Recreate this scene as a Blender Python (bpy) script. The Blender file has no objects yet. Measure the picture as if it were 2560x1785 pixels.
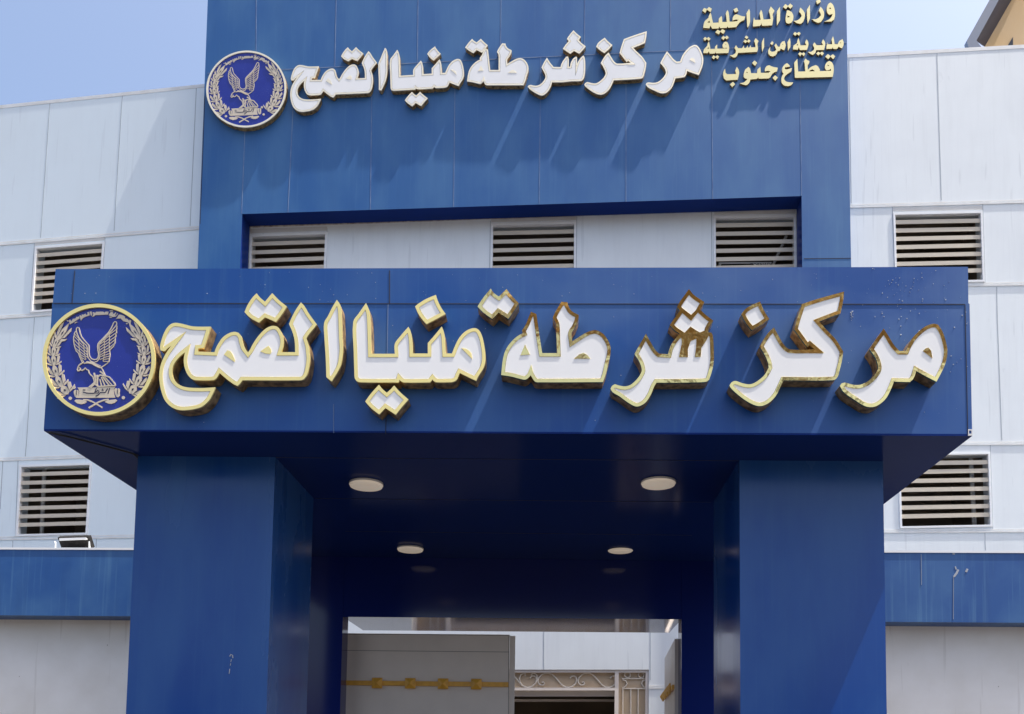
import bpy, bmesh, math, random
from mathutils import Vector, Matrix
from mathutils.geometry import tessellate_polygon
random.seed(7)
scene = bpy.context.scene
COL = scene.collection

# ---------------------------------------------------------------- camera
W, H, F = 2560.0, 1785.0, 2174.0          # photograph size and focal length, in its pixels
CX, CY = 1280.0, 1738.0                   # optical axis: the photo is the upper part of a portrait frame
EYE = Vector((0, 0, 1.6))
def camdir(u, v): return Vector(((u - CX) / F, -(v - CY) / F, -1.0))
_y = camdir(1386, 1895.5).normalized()
_z = Vector((459, 30058, -2174)); _z = (_z - _y * _z.dot(_y)).normalized()
_x = _y.cross(_z)
RW = Matrix((_x, _y, _z))                 # camera vector -> world vector
cam = bpy.data.cameras.new('camera')
cam.sensor_width = 36.0; cam.lens = 36.0 * F / W
cam.shift_y = (CY - H / 2) / W
cam.clip_start = 0.05; cam.clip_end = 3000
camo = bpy.data.objects.new('camera', cam); COL.objects.link(camo)
M4 = RW.to_4x4(); M4.translation = EYE
camo.matrix_world = M4
scene.camera = camo

# ---------------------------------------------------------------- light
LDIR = Vector((-0.43, 0.085, -1.0)).normalized()      # the way sunlight travels: almost along the facade
world = bpy.data.worlds.new('World'); scene.world = world; world.use_nodes = True
wn = world.node_tree.nodes; wl = world.node_tree.links
sky = wn.new('ShaderNodeTexSky'); sky.sky_type = 'NISHITA'; sky.sun_disc = False
sky.sun_elevation = math.asin(-LDIR.z)
sky.sun_rotation = math.atan2(-LDIR.x, -LDIR.y)
sky.air_density = 1.0; sky.dust_density = 5.2; sky.ozone_density = 1.5
bg = wn['Background']; bg.inputs[1].default_value = 0.14
wl.new(sky.outputs[0], bg.inputs[0])
sl = bpy.data.lights.new('sun', 'SUN'); sl.energy = 5.0; sl.angle = math.radians(0.5); sl.color = (1, 0.95, 0.87)
so = bpy.data.objects.new('sun', sl); COL.objects.link(so)
so.rotation_euler = LDIR.to_track_quat('-Z', 'Y').to_euler()
so.location = (20, -5, 40)
vs = scene.view_settings
vs.view_transform = 'Standard'; vs.look = 'None'; vs.exposure = 1.04; vs.gamma = 1; vs.use_curve_mapping = False

# ---------------------------------------------------------------- geometry helpers
class Plane:                              # upright plane Y = y0 + s*X, normal pointing into the building
    def __init__(s, y0, k): s.y0, s.k = y0, k; s.n = Vector((-k, 1, 0)).normalized(); s.t = Vector((1, k, 0)).normalized()
    def p(s, u, v, off=0.0):
        d = RW @ camdir(u, v)
        o = Vector((0, s.y0, 0)) + s.n * off
        return EYE + d * ((o - EYE).dot(s.n) / d.dot(s.n))
    def at(s, X, Z, off=0.0): return Vector((X, s.y0 + s.k * X, Z)) + s.n * off
def level(u, v, z):                       # where a pixel meets a level plane
    d = RW @ camdir(u, v); return EYE + d * ((z - EYE.z) / d.z)

def tag(o, label=None, cat=None, group=None, kind=None):
    for k, v in (('label', label), ('category', cat), ('group', group), ('kind', kind)):
        if v: o[k] = v
    return o
class MB:
    def __init__(s): s.bm = bmesh.new()
    def face(s, pts):
        try: return s.bm.faces.new([s.bm.verts.new(p) for p in pts])
        except ValueError: return None
    def prism(s, pl, outer, holes=(), o0=0.0, o1=0.1, back=True):
        loops = []
        for lp in (outer,) + tuple(holes):
            loops.append([pl.p(q[0], q[1], o0) if len(q) == 2 else Vector(q) + pl.n * o0 for q in lp])
        d = pl.n * (o1 - o0)
        flat = [p for lp in loops for p in lp]
        uv = [[Vector((p.dot(pl.t), p.z, 0)) for p in lp] for lp in loops]
        tris = tessellate_polygon(uv)
        f = [s.bm.verts.new(p) for p in flat]; b = [s.bm.verts.new(p + d) for p in flat]
        for t in tris:
            try:
                s.bm.faces.new([f[i] for i in t])
                if back: s.bm.faces.new([b[i] for i in reversed(t)])
            except ValueError: pass
        i0 = 0
        for lp in loops:
            n = len(lp)
            for i in range(n):
                a, c = i0 + i, i0 + (i + 1) % n
                try: s.bm.faces.new([f[a], f[c], b[c], b[a]])
                except ValueError: pass
            i0 += n
        return s
    def hexa(s, a, b):                    # two quads of four points, joined
        A = [s.bm.verts.new(p) for p in a]; B = [s.bm.verts.new(p) for p in b]
        s.bm.faces.new(A); s.bm.faces.new(list(reversed(B)))
        for i in range(4): s.bm.faces.new([A[i], B[i], B[(i + 1) % 4], A[(i + 1) % 4]])
        return s
    def box(s, x0, x1, y0, y1, z0, z1):
        return s.hexa([Vector(p) for p in ((x0, y0, z0), (x1, y0, z0), (x1, y0, z1), (x0, y0, z1))],
                      [Vector(p) for p in ((x0, y1, z0), (x1, y1, z0), (x1, y1, z1), (x0, y1, z1))])
    def tube(s, pts, r, n=7):
        pts = [Vector(p) for p in pts]; rings = []
        for i, p in enumerate(pts):
            t = (pts[min(i + 1, len(pts) - 1)] - pts[max(i - 1, 0)]).normalized()
            a = t.cross(Vector((0.13, 0.9, 0.2))).normalized(); c = t.cross(a)
            rings.append([s.bm.verts.new(p + (a * math.cos(k * 2 * math.pi / n) + c * math.sin(k * 2 * math.pi / n)) * r) for k in range(n)])
        for i in range(len(rings) - 1):
            for k in range(n): s.bm.faces.new([rings[i][k], rings[i][(k + 1) % n], rings[i + 1][(k + 1) % n], rings[i + 1][k]])
        s.bm.faces.new(list(reversed(rings[0]))); s.bm.faces.new(rings[-1]); return s
    def disc(s, c, r, z0, z1, r1=None, n=48):       # level disc / drum
        r1 = r if r1 is None else r1
        a = [s.bm.verts.new((c.x + r * math.cos(k * 2 * math.pi / n), c.y + r * math.sin(k * 2 * math.pi / n), z0)) for k in range(n)]
        b = [s.bm.verts.new((c.x + r1 * math.cos(k * 2 * math.pi / n), c.y + r1 * math.sin(k * 2 * math.pi / n), z1)) for k in range(n)]
        for k in range(n): s.bm.faces.new([a[k], a[(k + 1) % n], b[(k + 1) % n], b[k]])
        s.bm.faces.new(a); s.bm.faces.new(list(reversed(b))); return s
    def ribbon(s, pl, pts, w, o0, o1):    # a flat raised stroke on an upright plane (pixels)
        L, R = [], []
        for i, p in enumerate(pts):
            q0, q1 = pts[max(i - 1, 0)], pts[min(i + 1, len(pts) - 1)]
            dx, dy = q1[0] - q0[0], q1[1] - q0[1]; l = math.hypot(dx, dy) or 1
            nx, ny = -dy / l * w / 2, dx / l * w / 2
            L.append((p[0] + nx, p[1] + ny)); R.append((p[0] - nx, p[1] - ny))
        T = [(pl.p(*a, o0), pl.p(*b, o0)) for a, b in zip(L, R)]
        d = pl.n * (o1 - o0)
        for i in range(len(T) - 1):
            a, b = T[i]; c, e = T[i + 1]
            s.face([a, c, e, b]); s.face([a, a + d, c + d, c]); s.face([b, e, e + d, b + d])
        a, b = T[0]; s.face([a, b, b + d, a + d]); a, b = T[-1]; s.face([a, a + d, b + d, b]); return s
    def build(s, name, mat, parent=None, base=None, smooth=False):
        bm = s.bm
        bmesh.ops.recalc_face_normals(bm, faces=bm.faces)
        me = bpy.data.meshes.new(name)
        o = bpy.data.objects.new(name, me)
        if parent is not None:
            top = parent
            while top.parent: top = top.parent
            off = top.location.copy(); o.parent = parent
        else:
            if base is None:
                lo = [min(v.co[i] for v in bm.verts) for i in range(3)]; hi = [max(v.co[i] for v in bm.verts) for i in range(3)]
                base = Vector(((lo[0] + hi[0]) / 2, (lo[1] + hi[1]) / 2, lo[2]))
            off = Vector(base); o.location = off
        for v in bm.verts: v.co -= off
        bm.to_mesh(me); bm.free(); me.materials.append(mat)
        if smooth:
            for p in me.polygons: p.use_smooth = True
        COL.objects.link(o); return o
def thing(name, loc, label, cat, group=None):
    o = bpy.data.objects.new(name, None); o.empty_display_size = 0.2; o.location = loc; COL.objects.link(o)
    return tag(o, label, cat, group)

def lerp(a, b, t): return tuple(x + (y - x) * t for x, y in zip(a, b))
def smooth(pts, k=4, corner=38):          # round the gentle bends of a closed traced outline, keep its sharp corners
    n = len(pts); out = []
    def ang(i):
        a, b, c = pts[i - 1], pts[i], pts[(i + 1) % n]
        t = math.degrees(math.atan2(c[1] - b[1], c[0] - b[0]) - math.atan2(b[1] - a[1], b[0] - a[0]))
        return abs((t + 180) % 360 - 180)
    cor = [ang(i) > corner for i in range(n)]
    for i in range(n):
        p, q = pts[i], pts[(i + 1) % n]; j = (i + 1) % n
        ch = (q[0] - p[0], q[1] - p[1]); L = math.hypot(*ch)
        def tan(m):
            a, c = pts[m - 1], pts[(m + 1) % n]; d = (c[0] - a[0], c[1] - a[1]); l = math.hypot(*d) or 1
            return (d[0] / l * L, d[1] / l * L)
        t0 = ch if cor[i] else tan(i); t1 = ch if cor[j] else tan(j)
        out.append(p)
        if cor[i] and cor[j]: continue
        for m in range(1, k):
            t = m / k; h1 = 2 * t**3 - 3 * t**2 + 1; h2 = t**3 - 2 * t**2 + t; h3 = -2 * t**3 + 3 * t**2; h4 = t**3 - t**2
            out.append((h1 * p[0] + h2 * t0[0] + h3 * q[0] + h4 * t1[0], h1 * p[1] + h2 * t0[1] + h3 * q[1] + h4 * t1[1]))
    return out
def inset(pts, d):                        # parallel inner outline; short edges that would flip are dropped
    A = sum(pts[i - 1][0] * p[1] - p[0] * pts[i - 1][1] for i, p in enumerate(pts))
    sg = 1 if A > 0 else -1
    P = list(pts)
    E = []
    for i in range(len(P)):
        a, b = P[i], P[(i + 1) % len(P)]
        l = math.hypot(b[0] - a[0], b[1] - a[1])
        if l < 1e-6: continue
        dx, dy = (b[0] - a[0]) / l, (b[1] - a[1]) / l
        E.append((a[0] - dy * d * sg, a[1] + dx * d * sg, dx, dy, b))
    def meet(e, f):
        cr = e[2] * f[3] - e[3] * f[2]
        if abs(cr) < 0.06: return ((f[0] + e[4][0] - e[3] * d * sg) / 2, (f[1] + e[4][1] + e[2] * d * sg) / 2)
        t = ((f[0] - e[0]) * f[3] - (f[1] - e[1]) * f[2]) / cr
        return (e[0] + e[2] * t, e[1] + e[3] * t)
    for _ in range(60):
        n = len(E); V = [meet(E[i - 1], E[i]) for i in range(n)]
        bad = [(V[(i + 1) % n][0] - V[i][0]) * E[i][2] + (V[(i + 1) % n][1] - V[i][1]) * E[i][3] for i in range(n)]
        w = min(range(n), key=lambda i: bad[i])
        if bad[w] >= 0 or n < 5: break
        E.pop(w)
    return [meet(E[i - 1], E[i]) for i in range(len(E))]

# ---------------------------------------------------------------- materials
def mat(name, base, rough=0.5, metal=0.0, spec=0.5, var=0.0, vscale=2.0, streak=0.0, tint=None, bump=0.0, bscale=80, rvar=0.0, vstretch=None, panel=None, scratch=None, speck=None, coat=0.0):
    m = bpy.data.materials.new(name); m.use_nodes = True
    nt = m.node_tree; N = nt.nodes; L = nt.links; b = N['Principled BSDF']
    b.inputs['Roughness'].default_value = rough; b.inputs['Metallic'].default_value = metal
    b.inputs['Specular IOR Level'].default_value = spec; b.inputs['Base Color'].default_value = (*base, 1)
    if coat: b.inputs['Coat Weight'].default_value = coat; b.inputs['Coat Roughness'].default_value = 0.05
    tc = N.new('ShaderNodeNewGeometry')
    tint = tint or tuple(min(1, c * 1.6 + 0.03) for c in base)
    cur = None
    def ramp(sock, lo, hi):
        r = N.new('ShaderNodeMapRange'); r.inputs[1].default_value = lo; r.inputs[2].default_value = hi
        L.new(sock, r.inputs[0]); return r.outputs[0]
    def noise(scale, detail=4, stretch=None):
        src = tc.outputs['Position']
        if stretch:
            mp = N.new('ShaderNodeMapping'); mp.inputs['Scale'].default_value = stretch; L.new(src, mp.inputs[0]); src = mp.outputs[0]
        n = N.new('ShaderNodeTexNoise'); n.inputs['Scale'].default_value = scale; n.inputs['Detail'].default_value = detail
        L.new(src, n.inputs['Vector']); return n.outputs['Fac']
    def mix(fac, amt, col):
        nonlocal cur
        k = N.new('ShaderNodeMath'); k.operation = 'MULTIPLY'; k.inputs[1].default_value = amt; L.new(fac, k.inputs[0])
        x = N.new('ShaderNodeMixRGB'); x.inputs[1].default_value = (*base, 1); x.inputs[2].default_value = (*col, 1)
        if cur: L.new(cur, x.inputs[1])
        L.new(k.outputs[0], x.inputs[0]); cur = x.outputs[0]
    if var:
        f = ramp(noise(vscale, 5, vstretch), 0.38, 0.68); mix(f, var, tint)
        if rvar:
            r = N.new('ShaderNodeMapRange'); r.inputs[3].default_value = rough; r.inputs[4].default_value = min(1, rough + rvar)
            L.new(f, r.inputs[0]); L.new(r.outputs[0], b.inputs['Roughness'])
    if panel:                             # each cladding sheet has faded a little differently
        sn = N.new('ShaderNodeVectorMath'); sn.operation = 'SNAP'; sn.inputs[1].default_value = (panel[0], 1000, 1000)
        ad = N.new('ShaderNodeVectorMath'); ad.inputs[1].default_value = (panel[1], 500, 0); L.new(tc.outputs['Position'], ad.inputs[0]); L.new(ad.outputs[0], sn.inputs[0])
        wnz = N.new('ShaderNodeTexWhiteNoise'); L.new(sn.outputs[0], wnz.inputs['Vector']); mix(wnz.outputs['Value'], panel[2], tint)
    if streak:
        mix(ramp(noise(1.0, 3, (34, 34, 0.9)), 0.55, 0.8), streak, tint)
        mix(ramp(noise(1.0, 2, (9, 9, 1.2)), 0.5, 0.75), streak * 0.6, tuple(c * 0.72 for c in base))
    if scratch:                           # fine run-marks and scratches
        mix(ramp(noise(1.0, 2, (13, 13, 0.8)), 0.655, 0.70), scratch[0], scratch[1])
        mix(ramp(noise(3.1, 6, (1.0, 1.0, 0.55)), 0.70, 0.72), scratch[0] * .6, scratch[1])
    if speck: mix(ramp(noise(speck[0], 1), speck[1], speck[1] + 0.02), 1.0, speck[2])
    if cur: L.new(cur, b.inputs['Base Color'])
    if bump:
        bp = N.new('ShaderNodeBump'); bp.inputs['Strength'].default_value = bump; bp.inputs['Distance'].default_value = 0.01
        L.new(noise(bscale, 3), bp.inputs['Height']); L.new(bp.outputs[0], b.inputs['Normal'])
    return m
M = {}
DUST = (0.082, 0.205, 0.375)
M['blue'] = mat('blue_panel', (0.007, 0.062, 0.262), 0.32, spec=0.36, var=0.22, vscale=1.7, streak=0.14, tint=DUST, bump=0.025, bscale=2.2, rvar=0.2)
M['blue_tower'] = mat('blue_tower_panel', (0.014, 0.090, 0.282), 0.45, spec=0.35, var=0.34, vscale=1.5, vstretch=(1.3, 1.3, 0.55), streak=0.2, tint=DUST, bump=0.03, bscale=1.6, panel=(1.21, 0.35, 0.14))
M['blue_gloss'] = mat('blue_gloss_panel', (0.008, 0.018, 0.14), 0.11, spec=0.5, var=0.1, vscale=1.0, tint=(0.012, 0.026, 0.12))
M['blue_band'] = mat('blue_coping', (0.010, 0.074, 0.262), 0.45, var=0.3, vscale=2.0, streak=0.55, tint=DUST)
M['blue_pillar'] = mat('blue_pillar_panel', (0.005, 0.052, 0.25), 0.13, spec=0.4, var=0.55, vscale=1.1, vstretch=(1.6, 1.6, 0.5), streak=0.14, tint=(0.045, 0.135, 0.33), bump=0.02, bscale=1.5, rvar=0.2)
M['white'] = mat('white_panel', (0.71, 0.79, 0.84), 0.36, var=0.2, vscale=1.0, streak=0.1, scratch=(0.2, (0.5, 0.55, 0.6)), tint=(0.64, 0.69, 0.715), bump=0.02, bscale=1.5)
M['white_r'] = mat('white_panel_weathered', (0.735, 0.775, 0.795), 0.42, var=0.25, vscale=1.6, streak=0.22, scratch=(0.26, (0.46, 0.49, 0.52)), tint=(0.60, 0.63, 0.66), bump=0.02, bscale=1.5)
M['trim'] = mat('white_trim', (0.74, 0.75, 0.75), 0.4, var=0.3, vscale=6, tint=(0.5, 0.46, 0.4))
M['trim_dirty'] = mat('stained_trim', (0.62, 0.56, 0.47), 0.6, var=0.8, vscale=14, tint=(0.2, 0.13, 0.09))
M['frame'] = mat('white_frame', (0.80, 0.81, 0.82), 0.35, var=0.12, vscale=5, tint=(0.6, 0.58, 0.55))
M['louvre'] = mat('cream_louvre', (0.56, 0.495, 0.40), 0.5, var=0.4, vscale=9, tint=(0.5, 0.45, 0.38))
M['lintel'] = mat('grey_lintel', (0.60, 0.60, 0.59), 0.5, var=0.3, vscale=5, tint=(0.45, 0.43, 0.4))
M['lintel_dark'] = mat('gate_groove', (0.20, 0.18, 0.165), 0.6)
M['room'] = mat('room_dark', (0.26, 0.20, 0.145), 0.8, var=0.7, vscale=1.2, tint=(0.12, 0.10, 0.09))
M['seam'] = mat('seam_dark', (0.014, 0.018, 0.035), 0.8)
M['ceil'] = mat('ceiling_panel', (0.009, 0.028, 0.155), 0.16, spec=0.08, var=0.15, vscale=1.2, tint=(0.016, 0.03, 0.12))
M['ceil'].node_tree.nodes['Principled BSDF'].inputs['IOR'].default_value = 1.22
M['seam_navy'] = mat('seam_navy', (0.02, 0.025, 0.07), 0.5)
M['seam_w'] = mat('seam_grey', (0.33, 0.37, 0.41), 0.7, var=0.5, vscale=3, tint=(0.5, 0.53, 0.56))
M['seam_l'] = mat('seam_dusty', (0.16, 0.23, 0.37), 0.8, var=0.8, vscale=6, tint=(0.05, 0.10, 0.27))
M['acrylic'] = mat('white_acrylic', (0.85, 0.848, 0.84), 0.25, spec=0.5, var=0.12, vscale=6, tint=(0.66, 0.66, 0.66), speck=(150, 0.745, (0.95, 0.95, 0.95)))
M['gold'] = mat('gold_rim', (1.0, 0.81, 0.31), 0.36, metal=0.6, var=0.2, vscale=9, tint=(0.95, 0.72, 0.28))
M['gold_b'] = mat('gold_rim_polished', (1.0, 0.79, 0.30), 0.06, metal=1.0, var=0.35, vscale=26, tint=(0.80, 0.56, 0.22), bump=0.16, bscale=7)
M['gold_pale'] = mat('pale_gold_rim', (0.93, 0.84, 0.63), 0.35, metal=0.4, var=0.3, vscale=12, tint=(0.85, 0.7, 0.45))
M['gold_flat'] = mat('gold_letter', (0.64, 0.575, 0.30), 0.45, metal=0.5, var=0.2, vscale=7, tint=(0.56, 0.52, 0.36))
M['gold_side'] = mat('gold_return', (0.66, 0.43, 0.18), 0.36, metal=0.65, var=0.9, vscale=22, tint=(0.12, 0.07, 0.03), bump=0.3, bscale=30)
M['enamel'] = mat('blue_enamel', (0.012, 0.024, 0.255), 0.16, spec=0.5, var=0.25, vscale=5, tint=(0.03, 0.05, 0.33), speck=(190, 0.755, (0.2, 0.26, 0.5)))
M['relief'] = mat('silver_gold_relief', (0.66, 0.56, 0.43), 0.40, metal=0.25, var=0.3, vscale=14, tint=(0.66, 0.55, 0.36))
M['ink'] = mat('blue_ink', (0.006, 0.008, 0.05), 0.5)
M['cream'] = mat('cream_plaster', (0.89, 0.865, 0.835), 0.8, var=0.45, vscale=1.9, scratch=(0.22, (0.5, 0.46, 0.41)), tint=(0.70, 0.66, 0.60), speck=(22, 0.79, (0.42, 0.38, 0.34)), bump=0.1, bscale=60)
M['gate'] = mat('grey_gate', (0.74, 0.665, 0.60), 0.45, var=0.35, vscale=3, tint=(0.58, 0.52, 0.47))
M['ochre'] = mat('gold_paint', (0.80, 0.42, 0.055), 0.42, var=0.3, vscale=20, tint=(0.36, 0.16, 0.03))
M['lamp'] = mat('lamp_diffuser', (0.92, 0.88, 0.82), 0.35, var=0.2, vscale=9, tint=(0.75, 0.62, 0.44))
_b = M['lamp'].node_tree.nodes['Principled BSDF']; _b.inputs['Emission Color'].default_value = (1, 0.82, 0.62, 1); _b.inputs['Emission Strength'].default_value = 0.11
M['lamp_rim'] = mat('lamp_rim', (0.7, 0.69, 0.67), 0.4)
M['black'] = mat('black_metal', (0.012, 0.011, 0.011), 0.6, spec=0.12, var=0.4, vscale=30, tint=(0.05, 0.045, 0.04))
M['cable'] = mat('black_cable', (0.015, 0.015, 0.018), 0.6)
M['tan'] = mat('tan_board', (0.56, 0.42, 0.27), 0.6, var=0.5, vscale=7, tint=(0.62, 0.5, 0.36))
M['iron'] = mat('cream_iron', (0.80, 0.72, 0.60), 0.5, var=0.3, vscale=20, tint=(0.45, 0.38, 0.3))
M['asphalt'] = mat('asphalt', (0.042, 0.036, 0.030), 0.9, var=0.5, vscale=0.8, tint=(0.062, 0.054, 0.045), bump=0.4, bscale=60)
M['ochre_wall'] = mat('ochre_render', (0.50, 0.335, 0.175), 0.85, var=0.25, vscale=1.2, tint=(0.44, 0.36, 0.28), bump=0.15, bscale=40)
M['slate'] = mat('slate_blue_edge', (0.075, 0.10, 0.165), 0.5, var=0.4, vscale=1.5, tint=(0.11, 0.13, 0.17))
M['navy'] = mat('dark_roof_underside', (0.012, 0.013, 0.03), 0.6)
M['brown'] = mat('added_tree_foliage', (0.30, 0.175, 0.075), 0.85, var=0.6, vscale=2, tint=(0.42, 0.28, 0.14))
M['glass'] = mat('dark_glass', (0.02, 0.022, 0.026), 0.08)
M['bark'] = mat('bark', (0.09, 0.06, 0.04), 0.9, var=0.5, vscale=12)
M['leaf'] = mat('leaf', (0.055, 0.075, 0.025), 0.6, var=0.8, vscale=2.5, tint=(0.11, 0.11, 0.04))
M['dirt'] = mat('bird_dropping', (0.40, 0.42, 0.45), 0.9, var=0.5, vscale=60, tint=(0.3, 0.33, 0.38))
M['speck'] = mat('mortar_speck', (0.36, 0.41, 0.50), 0.8)

# ---------------------------------------------------------------- the planes everything stands on (metres)
PF = Plane(5.63, 0)            # front of the canopy
PC = Plane(6.12, 0)            # front of the two pillars
PB = Plane(9.30, 0)            # back wall of the porch
PBAND = Plane(9.25, 0)         # blue coping of the boundary wall
PGATE = Plane(9.56, 0)
PR = Plane(12.95, -0.03)       # main facade
PT = Plane(12.60, -0.03)       # blue tower in front of it
PL = Plane(12.475, -0.112)     # left wing, bent back
def zc(x): return 3.745 - .009 * x       # the ceiling hangs very slightly out of level

# ---------------------------------------------------------------- ground
g = MB(); g.face([Vector(p) for p in ((-300, -300, 0), (300, -300, 0), (300, 300, 0), (-300, 300, 0))])
tag(g.build('ground', M['asphalt']), kind='structure')

# ---------------------------------------------------------------- main building
bld = thing('police_station', (0, 13, 0), 'pale panelled two-storey building with louvre windows and a tall blue sign tower', 'building')
def down(p, z=0.0): return (p.x, p.y, z)
def q4(*a): return list(a)
WIN = {  # outer frame corners: tl tr br bl, plane, blades, group of extras
 'a': (PL, [(87, 617), (261, 603.5), (249, 768), (75, 781.5)], 7),
 'b': (PL, [(48.6, 1162.5), (229, 1156.8), (218.3, 1336.5), (38, 1340.7)], 7),
 'c': (PR, [(2233.2, 531.7), (2456.6, 527), (2462.3, 704), (2238.3, 709)], 7),
 'd': (PR, [(2245.5, 1134), (2475.5, 1130), (2481.5, 1316.3), (2250.6, 1320.8)], 7),
 'e': (PR, [(624.5, 586.4), (818, 579.6), (811, 757), (620, 764)], 7),
 'f': (PR, [(1227.5, 558.5), (1440.5, 553.6), (1439, 735), (1225, 741)], 7),
 'g': (PR, [(1784.3, 539.4), (1990, 536.8), (1992, 715), (1785, 719)], 7),
}
DOOR = [(1027, 1674), (1622.4, 1674)]
def holes_of(pl): return [list(w[1]) for w in WIN.values() if w[0] is pl]
dl, dr = PR.p(*DOOR[0]), PR.p(*DOOR[1])
rt, rr = PR.p(519, 216), PR.p(3400, 68)
wr = MB().prism(PR, [(519, 216), (2116, 137.4), (2559, 113), (3400, 68), down(rr), down(dr), tuple(dr), tuple(dl), down(dl), down(rt)], holes_of(PR), 0, 0.25)
facade = wr.build('facade_wall', M['white_r'], bld)
lt, lr = PL.p(-900, 359), PL.p(519, 211)
wlft = MB().prism(PL, [(-900, 359), (0, 265.6), (519, 211), down(lr), down(lt)], holes_of(PL), 0, 0.25)
wing = wlft.build('side_wing_wall', M['white'], bld)
# body and roof behind the walls
b = MB(); zz = 12.25
b.face([Vector((rt.x, rt.y + .3, zz)), Vector((rr.x, rr.y + .3, zz)), Vector((rr.x, 26, zz)), Vector((lt.x, 27, zz)), Vector((lt.x, lt.y + .3, zz))])
b.face([Vector((lt.x, lt.y + .2, 0)), Vector((lt.x, 27, 0)), Vector((lt.x, 27, zz)), Vector((lt.x, lt.y + .2, zz))])
b.face([Vector((rr.x, rr.y + .2, 0)), Vector((rr.x, 26, 0)), Vector((rr.x, 26, zz)), Vector((rr.x, rr.y + .2, zz))])
b.face([Vector((lt.x, 27, 0)), Vector((rr.x, 26, 0)), Vector((rr.x, 26, zz)), Vector((lt.x, 27, zz))])
b.build('roof', M['white'], bld)
# coping on the roof edge
def strip(mb, pl, a, c, h0, h1, out, inn=0.0):
    return mb.prism(pl, [(a[0], a[1] + h0), (c[0], c[1] + h0), (c[0], c[1] + h1), (a[0], a[1] + h1)], (), -out, -inn + 0.002)
cp = MB(); strip(cp, PL, (-900, 359), (513, 211.5), -2, 6, 0.004, 0); cp.build('coping', M['trim'], bld)
cp = MB(); strip(cp, PR, (2114, 137.4), (3400, 68), -2, 7, 0.004, 0); cp.build('coping', M['trim'], bld)
# ledges between the panel rows: a thin upper bead and a stronger lower one
def ledge(pl, a, c, m='trim'):
    mb = MB(); strip(mb, pl, a, c, -4.0, -1.0, 0.004, 0); strip(mb, pl, a, c, 0.6, 4.8, 0.009, 0)
    mb.build('ledge', M[m], bld)
for a, c in (((-900, 682), (505, 568)), ((-900, 855), (400, 765)), ((-900, 1181), (420, 1133)), ((-900, 1359), (420, 1339))): ledge(PL, a, c)
for a, c in (((2118, 514.7), (3400, 479)), ((2120, 715), (3400, 696)), ((2120, 1109), (3400, 1104)), ((2100, 1328), (3400, 1322)), ((1622, 1717), (1900, 1717))): ledge(PR, a, c)
ledge(PR, (606, 564.5), (2002, 514.5), 'trim_dirty')
# joints between panels
def joints(pl, segs, m, w, parent, out=0.0025):          # drawn into the mesh of the part they belong to
    mb = MB()
    for (x0, y0, x1, y1) in segs:
        l = math.hypot(x1 - x0, y1 - y0); nx, ny = -(y1 - y0) / l * w / 2, (x1 - x0) / l * w / 2
        mb.prism(pl, [(x0 + nx, y0 + ny), (x1 + nx, y1 + ny), (x1 - nx, y1 - ny), (x0 - nx, y0 - ny)], (), -out, 0.004, back=False)
    top = parent
    while top.parent: top = top.parent
    for v in mb.bm.verts: v.co -= top.location
    me = parent.data; k = len(me.materials); me.materials.append(M[m])
    for f in mb.bm.faces: f.material_index = k
    bmesh.ops.recalc_face_normals(mb.bm, faces=mb.bm.faces)
    mb.bm.from_mesh(me); mb.bm.to_mesh(me); mb.bm.free()
joints(PL, [(125, 255, 101.6, 594), (306, 235, 285, 577), (491, 215, 475, 565), (86, 794, 66.6, 1099), (66.6, 1099, 63, 1141), (45, 1152, 38, 1342), (7, 1153, 0, 1273),
            (32, 1352, 31.5, 1372), (241, 1347, 240, 1371), (86, 606, 75, 783), (263, 594, 250, 770), (-120, 283, -140, 612), (-70, 800, -90, 1150)], 'seam_w', 1.5, wing)
joints(PR, [(2342.6, 133, 2353.6, 500), (2122.5, 146, 2128.7, 508), (2492, 717, 2493.7, 800), (2493.7, 800, 2505, 1100), (2475.8, 1112, 2482, 1322), (2462.4, 1332, 2464, 1376),
            (2231, 517, 2238, 709), (2457, 511, 2463, 706), (2700, 110, 2725, 498), (818, 571, 812, 760), (1226, 552, 1223, 740), (1442, 541, 1440, 740), (1779, 530, 1779, 720),
            (1359.6, 1578, 1359.6, 1674), (1626, 1578, 1626, 1700)], 'seam_w', 1.5, facade)
for pl, l in ((PL, [(88, 607), (262, 592.5), (261, 600), (87, 614)]), (PR, [(2233, 519), (2455.5, 514.5), (2456.5, 523.5), (2233, 528)]),
              (PR, [(626, 572), (818, 566), (818, 576), (625, 583)]), (PR, [(1228, 548), (1440, 541), (1440, 550), (1228, 555)]), (PR, [(1786, 530), (1989, 523), (1989, 533.5), (1786, 536)])):
    MB().prism(pl, l, (), -0.004, 0.05).build('window_lintel', M['lintel'], facade if pl is PR else wing)
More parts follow.
